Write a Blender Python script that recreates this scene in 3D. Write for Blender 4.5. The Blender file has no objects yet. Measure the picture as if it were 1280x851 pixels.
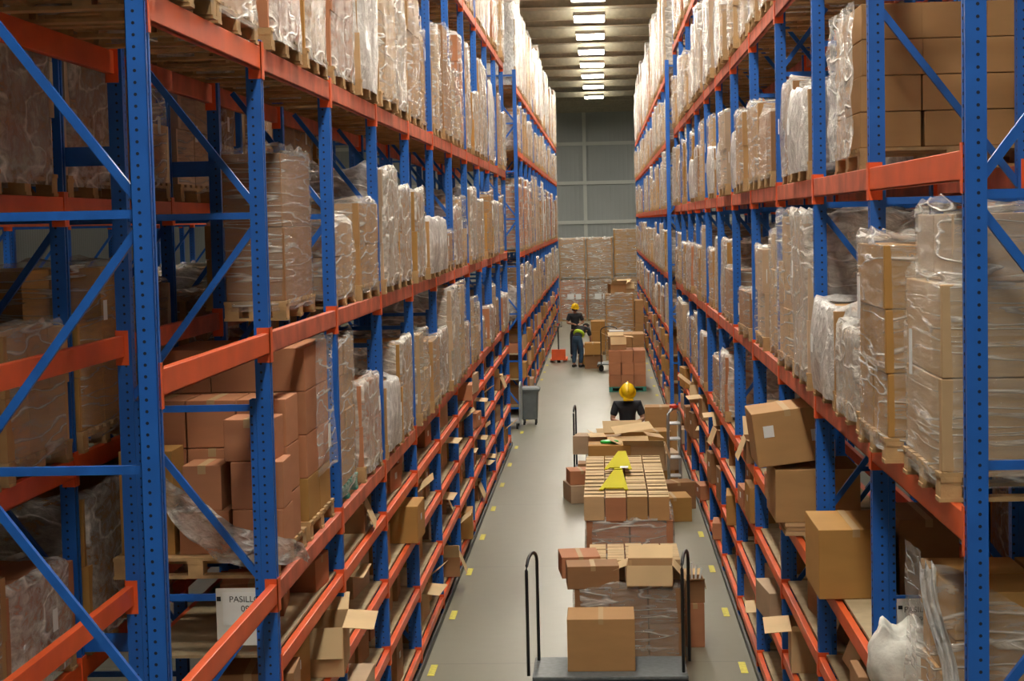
import bpy, math, random
from mathutils import Vector, Matrix, noise, Euler

random.seed(11)
SC = bpy.context.scene
COL = SC.collection
F = 2200.0            # focal length in pixels of the 1280 px wide frame
CAM_H = 4.5

# ------------------------------------------------------------------ camera
cam_d = bpy.data.cameras.new('camera')
cam = bpy.data.objects.new('camera', cam_d)
COL.objects.link(cam)
cam_d.sensor_fit = 'HORIZONTAL'
cam_d.sensor_width = 36.0
cam_d.lens = 36.0 * F / 1280.0
cam_d.clip_end = 300
cam_d.clip_start = 0.1
_d = Vector(((752 - 640) / F, -(275 - 425.5) / F, -1.0)).normalized()
_r = 0.019
_u = Vector((-math.sin(_r), math.cos(_r), 0.0))
_u = (_u - _d * _u.dot(_d)).normalized()
_x = _d.cross(_u).normalized()
cam.matrix_world = Matrix.Translation((0, 0, CAM_H)) @ Matrix((_x, _d, _u)).to_4x4()
SC.camera = cam

# ------------------------------------------------------------------ world and exposure
w = bpy.data.worlds.new('world')
SC.world = w
w.use_nodes = True
w.node_tree.nodes['Background'].inputs[0].default_value = (0.9, 0.95, 1.0, 1)
w.node_tree.nodes['Background'].inputs[1].default_value = 0.05
SC.view_settings.view_transform = 'Standard'
SC.view_settings.look = 'None'
SC.view_settings.gamma = 1
SC.view_settings.use_curve_mapping = False
SC.view_settings.exposure = 0.22
LIGHT_STRENGTH = 50.0
ADDED_UPLIGHT = 11.0
LIGHT_COLOR = (1.0, 0.93, 0.8, 1)
SC.cycles.max_bounces = 8
SC.cycles.transparent_max_bounces = 12
SC.cycles.sample_clamp_indirect = 6

# ------------------------------------------------------------------ helpers
def at(px, py, Y):
    """world x and z of a photo pixel lying at the distance Y along the aisle"""
    v = Vector(((px - 640) / F, -(py - 425.5) / F, -1.0))
    v = cam.matrix_world.to_3x3() @ v
    return v.x / v.y * Y, CAM_H + v.z / v.y * Y

class MB:
    def __init__(s):
        s.v = []; s.f = []; s.m = []
    def box(s, x0, x1, y0, y1, z0, z1, M=None, mi=0):
        n = len(s.v)
        pts = [(x0, y0, z0), (x1, y0, z0), (x1, y1, z0), (x0, y1, z0), (x0, y0, z1), (x1, y0, z1), (x1, y1, z1), (x0, y1, z1)]
        if M is not None:
            pts = [tuple(M @ Vector(p)) for p in pts]
        s.v += pts
        for q in ((0, 3, 2, 1), (4, 5, 6, 7), (0, 1, 5, 4), (1, 2, 6, 5), (2, 3, 7, 6), (3, 0, 4, 7)):
            s.f.append(tuple(n + i for i in q)); s.m.append(mi)
        return s
    def bar(s, p, q, a, b, mi=0):
        p = Vector(p); q = Vector(q); d = q - p; L = d.length; z = d / L
        ref = Vector((0, 1, 0)) if abs(z.y) < .9 else Vector((1, 0, 0))
        x = ref.cross(z).normalized(); y = z.cross(x)
        M = Matrix.Translation(p) @ Matrix((x, y, z)).transposed().to_4x4()
        return s.box(-a / 2, a / 2, -b / 2, b / 2, 0, L, M, mi)
    def tube(s, pts, r, n=8, closed=False, mi=0):
        pts = [Vector(p) for p in pts]; base = len(s.v); m = len(pts)
        for i, p in enumerate(pts):
            a = pts[i - 1] if (i > 0 or closed) else p
            b = pts[(i + 1) % m] if (i < m - 1 or closed) else p
            t = (b - a).normalized()
            ref = Vector((0, 0, 1)) if abs(t.z) < .8 else Vector((0, 1, 0))
            x = t.cross(ref).normalized(); y = t.cross(x)
            rr = r[i] if isinstance(r, (list, tuple)) else r
            for k in range(n):
                an = 2 * math.pi * k / n
                s.v.append(tuple(p + x * (rr * math.cos(an)) + y * (rr * math.sin(an))))
        for i in range(m if closed else m - 1):
            j = (i + 1) % m
            for k in range(n):
                l = (k + 1) % n
                s.f.append((base + i * n + k, base + i * n + l, base + j * n + l, base + j * n + k)); s.m.append(mi)
        if not closed:
            s.f.append(tuple(base + k for k in range(n))[::-1]); s.m.append(mi)
            s.f.append(tuple(base + (m - 1) * n + k for k in range(n))); s.m.append(mi)
        return s
    def lathe(s, prof, n=24, c=(0, 0, 0), mi=0):
        base = len(s.v); m = len(prof)
        for r, z in prof:
            for k in range(n):
                an = 2 * math.pi * k / n
                s.v.append((c[0] + r * math.cos(an), c[1] + r * math.sin(an), c[2] + z))
        for i in range(m - 1):
            for k in range(n):
                l = (k + 1) % n
                s.f.append((base + i * n + k, base + i * n + l, base + (i + 1) * n + l, base + (i + 1) * n + k)); s.m.append(mi)
        s.f.append(tuple(base + k for k in range(n))[::-1]); s.m.append(mi)
        s.f.append(tuple(base + (m - 1) * n + k for k in range(n))); s.m.append(mi)
        return s
    def grid(s, rows, closed=False, mi=0):
        base = len(s.v); nr = len(rows); nc = len(rows[0])
        for r in rows: s.v += [tuple(p) for p in r]
        for i in range(nr - 1):
            for j in range(nc if closed else nc - 1):
                l = (j + 1) % nc
                s.f.append((base + i * nc + j, base + i * nc + l, base + (i + 1) * nc + l, base + (i + 1) * nc + j)); s.m.append(mi)
        return s
    def build(s, name, mats, parent=None, smooth=False, loc=None, rot=None):
        me = bpy.data.meshes.new(name)
        me.from_pydata(s.v, [], s.f)
        if not isinstance(mats, (list, tuple)): mats = [mats]
        for m in mats: me.materials.append(m)
        if len(mats) > 1: me.polygons.foreach_set('material_index', s.m)
        if smooth: me.polygons.foreach_set('use_smooth', [True] * len(me.polygons))
        me.update()
        o = bpy.data.objects.new(name, me)
        COL.objects.link(o)
        if parent is not None: o.parent = parent
        if loc is not None: o.location = loc
        if rot is not None: o.rotation_euler = rot
        return o

def bevel(o, w_=.004, seg=2):
    m = o.modifiers.new('bevel', 'BEVEL'); m.width = w_; m.segments = seg; m.limit_method = 'ANGLE'
    return o

def thing(name, label, cat, loc=(0, 0, 0), rz=0, group=None):
    o = bpy.data.objects.new(name, None); COL.objects.link(o)
    o.empty_display_size = .1
    o.location = loc; o.rotation_euler = (0, 0, rz)
    return tag(o, label, cat, group)
def tag(o, label, cat, group=None):
    o['label'] = label; o['category'] = cat
    if group: o['group'] = group
    return o
KIDS = {}
def kids(o):
    if o.name not in KIDS: KIDS[o.name] = list(o.children)
    return KIDS[o.name]
def dup(o, parent=None, deep=True):
    c = o.copy(); COL.objects.link(c)
    c.parent = parent
    if deep:
        for ch in kids(o): dup(ch, c)
    return c
USED = set()
def place(proto, label, loc, rz=0, group=None, rx=0, ry=0, deep=True, cat=None):
    """the first placement moves the first one built itself, the others are copies"""
    if proto.name not in USED:
        kids(proto); USED.add(proto.name); o = proto
    else:
        o = dup(proto, None, deep)
    o.location = loc; o.rotation_euler = (rx, ry, rz); o['label'] = label
    if cat: o['category'] = cat
    if group: o['group'] = group
    elif 'group' in o: del o['group']
    return o
def structure(o):
    o['kind'] = 'structure'; return o

ORD = ['first', 'second', 'third', 'fourth', 'fifth', 'sixth', 'seventh', 'eighth', 'ninth', 'tenth', 'eleventh', 'twelfth', 'thirteenth', 'fourteenth', 'fifteenth']

# ------------------------------------------------------------------ materials
def new_mat(name):
    m = bpy.data.materials.new(name); m.use_nodes = True
    nt = m.node_tree; b = nt.nodes['Principled BSDF']
    return m, nt, b
def col(c): return (c[0], c[1], c[2], 1)
def simple(name, c, rough=.5, metal=0, spec=.5, noise_amt=0, nscale=8, bump=0, bscale=60):
    m, nt, b = new_mat(name)
    b.inputs['Base Color'].default_value = col(c)
    b.inputs['Roughness'].default_value = rough
    b.inputs['Metallic'].default_value = metal
    b.inputs['Specular IOR Level'].default_value = spec
    tc = nt.nodes.new('ShaderNodeTexCoord')
    if noise_amt:
        n = nt.nodes.new('ShaderNodeTexNoise'); n.inputs['Scale'].default_value = nscale; n.inputs['Detail'].default_value = 4
        nt.links.new(tc.outputs['Object'], n.inputs['Vector'])
        r = nt.nodes.new('ShaderNodeValToRGB')
        r.color_ramp.elements[0].position = .3; r.color_ramp.elements[1].position = .7
        r.color_ramp.elements[0].color = col([x * (1 - noise_amt) for x in c])
        r.color_ramp.elements[1].color = col([min(1, x * (1 + noise_amt)) for x in c])
        nt.links.new(n.outputs['Fac'], r.inputs['Fac']); nt.links.new(r.outputs['Color'], b.inputs['Base Color'])
    if bump:
        n2 = nt.nodes.new('ShaderNodeTexNoise'); n2.inputs['Scale'].default_value = bscale
        nt.links.new(tc.outputs['Object'], n2.inputs['Vector'])
        bp = nt.nodes.new('ShaderNodeBump'); bp.inputs['Strength'].default_value = bump; bp.inputs['Distance'].default_value = .01
        nt.links.new(n2.outputs['Fac'], bp.inputs['Height']); nt.links.new(bp.outputs['Normal'], b.inputs['Normal'])
    return m
def math_node(nt, op, a, b=None, c=None):
    n = nt.nodes.new('ShaderNodeMath'); n.operation = op
    for i, x in enumerate((a, b, c)):
        if x is None: continue
        if isinstance(x, (int, float)): n.inputs[i].default_value = x
        else: nt.links.new(x, n.inputs[i])
    return n.outputs[0]
def mix_col(nt, fac, a, b):
    n = nt.nodes.new('ShaderNodeMix'); n.data_type = 'RGBA'
    for i, x in ((0, fac), (6, a), (7, b)):
        if isinstance(x, (int, float)): n.inputs[i].default_value = x
        elif isinstance(x, tuple): n.inputs[i].default_value = x
        else: nt.links.new(x, n.inputs[i])
    return n.outputs[2]

def cardboard(name, c, var=.16):
    m, nt, b = new_mat(name)
    tc = nt.nodes.new('ShaderNodeTexCoord'); g = nt.nodes.new('ShaderNodeNewGeometry'); oi = nt.nodes.new('ShaderNodeObjectInfo')
    n = nt.nodes.new('ShaderNodeTexNoise'); n.inputs['Scale'].default_value = 3; n.inputs['Detail'].default_value = 5
    mp = nt.nodes.new('ShaderNodeMapping'); mp.inputs['Scale'].default_value = (1, 1, 3)
    nt.links.new(tc.outputs['Object'], mp.inputs['Vector']); nt.links.new(mp.outputs[0], n.inputs['Vector'])
    s = math_node(nt, 'MULTIPLY_ADD', g.outputs['Random Per Island'], var * 1.5, 1 - var * .75)
    s2 = math_node(nt, 'MULTIPLY_ADD', n.outputs['Fac'], .3, .85)
    s3 = math_node(nt, 'MULTIPLY_ADD', oi.outputs['Random'], .18, .91)
    k = math_node(nt, 'MULTIPLY', math_node(nt, 'MULTIPLY', s, s2), s3)
    vm = nt.nodes.new('ShaderNodeVectorMath'); vm.operation = 'SCALE'
    vm.inputs[0].default_value = c; nt.links.new(k, vm.inputs['Scale'])
    nt.links.new(vm.outputs[0], b.inputs['Base Color'])
    b.inputs['Roughness'].default_value = .72; b.inputs['Specular IOR Level'].default_value = .25
    return m

def film(name, c, lo, hi, scale=(4, 4, 16), rough=.16, bump=.6, crease_glint=.5):
    m, nt, b = new_mat(name)
    out = nt.nodes['Material Output']
    b.inputs['Base Color'].default_value = col(c); b.inputs['Roughness'].default_value = rough
    b.inputs['Specular IOR Level'].default_value = .9
    tc = nt.nodes.new('ShaderNodeTexCoord'); mp = nt.nodes.new('ShaderNodeMapping')
    mp.inputs['Scale'].default_value = scale; mp.inputs['Rotation'].default_value = (.25, .2, 0)
    nt.links.new(tc.outputs['Object'], mp.inputs['Vector'])
    n = nt.nodes.new('ShaderNodeTexNoise'); n.inputs['Scale'].default_value = 1.6; n.inputs['Detail'].default_value = 6; n.inputs['Roughness'].default_value = .62
    n.inputs['Distortion'].default_value = .5
    nt.links.new(mp.outputs[0], n.inputs['Vector'])
    bp = nt.nodes.new('ShaderNodeBump'); bp.inputs['Strength'].default_value = bump; bp.inputs['Distance'].default_value = .06
    nt.links.new(n.outputs['Fac'], bp.inputs['Height']); nt.links.new(bp.outputs['Normal'], b.inputs['Normal'])
    mr = nt.nodes.new('ShaderNodeMapRange'); mr.inputs['From Min'].default_value = .3; mr.inputs['From Max'].default_value = .75
    mr.inputs['To Min'].default_value = lo; mr.inputs['To Max'].default_value = hi
    nt.links.new(n.outputs['Fac'], mr.inputs['Value'])
    # folds with white glints put into the opacity, where stretched noise crosses its middle
    mp2 = nt.nodes.new('ShaderNodeMapping'); mp2.inputs['Scale'].default_value = (scale[0] * .32, scale[1] * .32, scale[2] * .42); mp2.inputs['Rotation'].default_value = (.5, .35, .3)
    nt.links.new(tc.outputs['Object'], mp2.inputs['Vector'])
    n2 = nt.nodes.new('ShaderNodeTexNoise'); n2.inputs['Scale'].default_value = 1.1; n2.inputs['Detail'].default_value = 2; n2.inputs['Distortion'].default_value = .25
    nt.links.new(mp2.outputs[0], n2.inputs['Vector'])
    cr_ = math_node(nt, 'ABSOLUTE', math_node(nt, 'SUBTRACT', n2.outputs['Fac'], .5))
    m2 = nt.nodes.new('ShaderNodeMapRange'); m2.inputs['From Min'].default_value = .0; m2.inputs['From Max'].default_value = .03
    m2.inputs['To Min'].default_value = crease_glint; m2.inputs['To Max'].default_value = 0
    nt.links.new(cr_, m2.inputs['Value'])
    al = math_node(nt, 'MINIMUM', math_node(nt, 'ADD', mr.outputs[0], m2.outputs[0]), 1.0)
    hsum = math_node(nt, 'ADD', n.outputs['Fac'], math_node(nt, 'MULTIPLY', m2.outputs[0], .35))
    nt.links.new(hsum, bp.inputs['Height'])
    tr = nt.nodes.new('ShaderNodeBsdfTransparent'); mx = nt.nodes.new('ShaderNodeMixShader')
    nt.links.new(al, mx.inputs[0]); nt.links.new(tr.outputs[0], mx.inputs[1]); nt.links.new(b.outputs[0], mx.inputs[2])
    nt.links.new(mx.outputs[0], out.inputs['Surface'])
    return m

def post_mat(name, c):
    """blue painted upright with its punched holes every 50 mm"""
    m, nt, b = new_mat(name)
    b.inputs['Roughness'].default_value = .42
    tc = nt.nodes.new('ShaderNodeTexCoord'); sp = nt.nodes.new('ShaderNodeSeparateXYZ')
    nt.links.new(tc.outputs['Object'], sp.inputs[0])
    z = math_node(nt, 'SUBTRACT', math_node(nt, 'FRACT', math_node(nt, 'MULTIPLY', sp.outputs[2], 20.0)), .5)
    z = math_node(nt, 'MULTIPLY', z, .05)
    def hole(axis, off):
        x = math_node(nt, 'SUBTRACT', sp.outputs[axis], off)
        d = math_node(nt, 'SQRT', math_node(nt, 'ADD', math_node(nt, 'MULTIPLY', x, x), math_node(nt, 'MULTIPLY', z, z)))
        return math_node(nt, 'LESS_THAN', d, .0072)
    h = math_node(nt, 'MAXIMUM', hole(0, -.008), hole(1, -.012))
    n = nt.nodes.new('ShaderNodeTexNoise'); n.inputs['Scale'].default_value = 5; n.inputs['Detail'].default_value = 5
    nt.links.new(tc.outputs['Object'], n.inputs['Vector'])
    base = mix_col(nt, n.outputs['Fac'], col([v * .8 for v in c]), col([v * 1.25 for v in c]))
    nt.links.new(mix_col(nt, h, base, (.004, .008, .03, 1)), b.inputs['Base Color'])
    return m

M = {}
M['blue'] = post_mat('blue_upright_paint', (.010, .118, .50))
M['blue_plain'] = simple('blue_brace_paint', (.010, .118, .50), .4, noise_amt=.15)
M['orange'] = simple('orange_beam_paint', (.78, .115, .028), .4, noise_amt=.14, nscale=3)
M['orange_worn'] = simple('worn_orange_beam_paint', (.58, .13, .07), .5, noise_amt=.3, nscale=5)
M['wood'] = simple('pallet_wood', (.46, .29, .13), .75, noise_amt=.3, nscale=6, bump=.2)
M['teal'] = simple('teal_pallet_paint', (.05, .30, .24), .6, noise_amt=.2)
M['bluewood'] = simple('blue_pallet_paint', (.02, .13, .36), .6, noise_amt=.2)
M['deck'] = simple('shelf_board', (.42, .33, .2), .75, noise_amt=.15)
M['card'] = [cardboard('kraft_cardboard', (.43, .245, .105)), cardboard('pale_cardboard', (.52, .345, .185)),
             cardboard('terracotta_cardboard', (.47, .205, .105), .08), cardboard('amber_cardboard', (.44, .235, .07)), cardboard('brown_cardboard', (.34, .18, .085)),
             cardboard('dusty_cardboard', (.50, .36, .24))]
M['flap'] = cardboard('inside_cardboard', (.62, .45, .25), .1)
M['tape'] = simple('clear_tape', (.46, .31, .16), .55, spec=.2)
M['paper'] = simple('white_paper', (.78, .8, .8), .6)
M['print'] = simple('black_print', (.03, .03, .035), .6)
M['film'] = [film('thin_stretch_film', (.90, .88, .83), .07, .46, (3, 3, 14), .13, .9, .55), film('cloudy_stretch_film', (.90, .88, .83), .2, .8, (5, 5, 9), .15, 1.0, .5),
             film('tight_stretch_film', (.86, .84, .78), .04, .38, (2.5, 2.5, 22), .13, .8, .4), film('thick_white_film', (.93, .92, .90), .55, 1.0, (8, 8, 6), .2, 1.0, .3)]
M['black'] = simple('black_powder_coat', (.012, .013, .016), .35)
M['rubber'] = simple('black_rubber', (.015, .015, .015), .7)
M['greydeck'] = simple('grey_cart_deck', (.13, .15, .16), .5, noise_amt=.2, nscale=20)
M['bin'] = simple('grey_plastic', (.12, .135, .14), .5, noise_amt=.1)
M['steel'] = simple('bare_steel', (.5, .52, .53), .35, .8)
M['yellow'] = simple('yellow_plastic', (.55, .50, .0), .7, spec=.15)
M['hat'] = simple('yellow_hard_hat', (.85, .55, .01), .25)
M['green'] = simple('green_plastic', (.01, .45, .05), .4)
M['lineyellow'] = simple('yellow_floor_paint', (.62, .56, .06), .6, noise_amt=.25, nscale=20)
M['sack'] = simple('woven_white_sack', (.68, .67, .62), .6, noise_amt=.15, nscale=14, bump=.5, bscale=25)
M['housing'] = simple('white_housing', (.75, .75, .72), .5)
M['red'] = simple('red_paint', (.65, .05, .03), .4)
M['dark'] = simple('dark_guard_rail', (.02, .022, .028), .5)
M['purlin'] = simple('painted_purlin', (.55, .52, .42), .7, noise_amt=.1)
M['girt'] = simple('wall_girt', (.7, .72, .68), .6)

def emitter(name, c, s):
    m, nt, b = new_mat(name)
    b.inputs['Base Color'].default_value = (1, 1, 1, 1)
    b.inputs['Emission Color'].default_value = c
    b.inputs['Emission Strength'].default_value = s
    return m
M['lamp'] = emitter('lit_diffuser', LIGHT_COLOR, LIGHT_STRENGTH)
M['added_uplamp'] = emitter('added_uplight_glow', LIGHT_COLOR, ADDED_UPLIGHT)

def floor_mat():
    m, nt, b = new_mat('polished_concrete')
    tc = nt.nodes.new('ShaderNodeTexCoord')
    n = nt.nodes.new('ShaderNodeTexNoise'); n.inputs['Scale'].default_value = .35; n.inputs['Detail'].default_value = 8
    n2 = nt.nodes.new('ShaderNodeTexNoise'); n2.inputs['Scale'].default_value = 6; n2.inputs['Detail'].default_value = 6
    mp = nt.nodes.new('ShaderNodeMapping'); mp.inputs['Scale'].default_value = (2, .6, 1)
    nt.links.new(tc.outputs['Object'], mp.inputs[0]); nt.links.new(mp.outputs[0], n.inputs['Vector']); nt.links.new(tc.outputs['Object'], n2.inputs['Vector'])
    f = math_node(nt, 'MULTIPLY_ADD', n.outputs['Fac'], .7, math_node(nt, 'MULTIPLY', n2.outputs['Fac'], .3))
    c = mix_col(nt, f, (.17, .168, .125, 1), (.27, .263, .2, 1))
    sp = nt.nodes.new('ShaderNodeSeparateXYZ'); nt.links.new(tc.outputs['Object'], sp.inputs[0])
    j = math_node(nt, 'LESS_THAN', math_node(nt, 'ABSOLUTE', math_node(nt, 'SUBTRACT', math_node(nt, 'FRACT', math_node(nt, 'DIVIDE', sp.outputs[1], 5.06)), .5)), .002)
    nt.links.new(mix_col(nt, math_node(nt, 'MULTIPLY', j, .5), c, (.08, .08, .07, 1)), b.inputs['Base Color'])
    r = math_node(nt, 'MULTIPLY_ADD', n.outputs['Fac'], .25, .22)
    nt.links.new(r, b.inputs['Roughness'])
    b.inputs['Specular IOR Level'].default_value = .45
    return m
def panel_mat(name, c, axis, freq, depth=.5):
    m, nt, b = new_mat(name)
    tc = nt.nodes.new('ShaderNodeTexCoord'); sp = nt.nodes.new('ShaderNodeSeparateXYZ'); nt.links.new(tc.outputs['Object'], sp.inputs[0])
    s = math_node(nt, 'PINGPONG', math_node(nt, 'MULTIPLY', sp.outputs[axis], freq), .5)
    s = math_node(nt, 'SMOOTH_MIN', s, .3, .1)
    bp = nt.nodes.new('ShaderNodeBump'); bp.inputs['Strength'].default_value = depth; bp.inputs['Distance'].default_value = .05
    nt.links.new(s, bp.inputs['Height']); nt.links.new(bp.outputs[0], b.inputs['Normal'])
    n = nt.nodes.new('ShaderNodeTexNoise'); n.inputs['Scale'].default_value = .5; nt.links.new(tc.outputs['Object'], n.inputs['Vector'])
    nt.links.new(mix_col(nt, n.outputs['Fac'], col([v * .9 for v in c]), col([v * 1.1 for v in c])), b.inputs['Base Color'])
    b.inputs['Roughness'].default_value = .55
    return m
M['floor'] = floor_mat()
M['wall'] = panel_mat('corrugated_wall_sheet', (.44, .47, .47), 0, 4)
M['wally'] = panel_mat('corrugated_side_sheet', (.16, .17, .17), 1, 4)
M['ceil'] = panel_mat('roof_sheet', (.40, .375, .31), 1, 1.5, .3)

# ------------------------------------------------------------------ the hall
CEIL = 10.75; Y0, Y1, XL, XR = -14, 100, -19, 18
structure(MB().box(XL, XR, Y0, Y1, -.2, 0).build('floor', M['floor']))
structure(MB().box(XL, XR, Y0, Y1, CEIL, CEIL + .1).build('ceiling', M['ceil']))
structure(MB().box(XL, XR, Y1, Y1 + .2, 0, CEIL).build('wall_back', M['wall']))
structure(MB().box(XL, XR, Y0 - .2, Y0, 0, CEIL).build('wall_front', M['wall']))
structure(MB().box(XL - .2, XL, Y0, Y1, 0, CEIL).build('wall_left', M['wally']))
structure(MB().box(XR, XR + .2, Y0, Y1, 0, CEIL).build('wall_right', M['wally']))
LIGHT_Y = [52, 57, 62.2, 67.4, 72.6, 78.4, 85]
LIGHT_Y = [47 - 5.2 * i for i in range(11, -1, -1)] + LIGHT_Y
k = 0
for y in LIGHT_Y + [91.5, 97]:
    for yy, hh in ((y + .95, .28), (y - 1.6, .2)):
        k += 1
        mb = MB().box(XL, XR, yy - .03, yy + .03, CEIL - hh, CEIL).box(XL, XR, yy - .1, yy + .1, CEIL - hh - .012, CEIL - hh)
        structure(mb.build('trim_%d' % k, M['purlin']))
for z in (8.82, 6.62, 4.4, 2.2):
    k += 1; structure(MB().box(XL, XR, Y1 - .12, Y1, z - .1, z + .1).build('trim_%d' % k, M['girt']))
for x in (-6.9, -.9, 5.1, 11.1):
    k += 1; structure(MB().box(x - .1, x + .1, Y1 - .2, Y1, 0, CEIL).build('trim_%d' % k, M['girt']))
# the ceiling lights
def make_light():
    t = thing('ceiling_light', 'x', 'ceiling light')
    MB().box(-.47, .47, -.92, .92, .02, .08).box(-.47, -.44, -.92, .92, -.03, .02).box(.44, .47, -.92, .92, -.03, .02).box(-.44, .44, -.92, -.89, -.03, .02).box(-.44, .44, .89, .92, -.03, .02).build('housing', M['housing'], t)
    MB().box(-.435, .435, -.885, .885, -.01, .018).build('diffuser', M['lamp'], t)
    MB().box(-.40, .40, -.6, .6, .081, .092).build('added_uplight', M['added_uplamp'], t)  # glowing panel added on top of the fixture to brighten the ceiling
    MB().tube([(-.45, 0, .07), (-.45, 0, .5)], .006, 6).tube([(.45, 0, .07), (.45, 0, .5)], .006, 6).build('hanger', M['steel'], t)
    return t
lp = make_light()
main = [y for y in LIGHT_Y if y > -6]
for y in LIGHT_Y:
    i = sorted(LIGHT_Y, reverse=True).index(y)
    lab = 'bright rectangular ceiling light over the aisle, %s counted from the far wall' % (ORD[i] if i < 15 else 'sixteenth or later')
    place(lp, lab, (-.25, y, CEIL - .36), 0, 'ceiling lights over the main aisle')
for x, side in ((-5.75, 'left'), (5.35, 'right')):  # hidden lights added for ambience and to brighten the back wall
    for i, y in enumerate((14, 34, 54, 78, 92)):
        place(lp, 'added unseen ceiling light over the neighbouring aisle on the %s, %s from the camera' % (side, ORD[i]), (x, y, CEIL - .5), 0, 'added unseen lights over side aisles')
# yellow floor dashes
for side, x in (('left', -1.79), ('right', 1.33)):
    for i in range(18):
        y = 17.45 + 2.5 * i
        if side == 'left' and 40.5 < y < 40: continue
        o = MB().box(-.035, .035, -.22, .22, 0, .003).build('floor_mark', M['lineyellow'], loc=(x, y, .001))
        o['kind'] = 'structure'

# ------------------------------------------------------------------ pallet racks
POST_W, POST_D = .085, .075
def post_mesh(H, wd=POST_W):
    # open channel section with lips, seen as a folded steel upright
    a, b, t = wd / 2, POST_D / 2, .003
    mb = MB()
    mb.box(-a, a, -b, -b + t, 0, H).box(-a, a, b - t, b, 0, H).box(-a, -a + t, -b, b, 0, H).box(a - t, a, -b, -.012, 0, H).box(a - t, a, .012, b, 0, H)
    mb.box(-a - .002, a + .002, -b - .02, b + .02, 0, .008)
    return mb
_pm = {}
def post(H, x, y, parent, flip=1, reinforced=0, name='post'):
    key = (round(H, 2), name)
    if key not in _pm:
        _pm[key] = post_mesh(H, .038 if name != 'post' else POST_W).build(name, M['blue'])
        o = _pm[key]
    else:
        o = _pm[key].copy(); COL.objects.link(o)
    o.parent = parent; o.location = (x, y, 0); o.rotation_euler = (0, 0, 0 if flip > 0 else math.pi)
    return o

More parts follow.
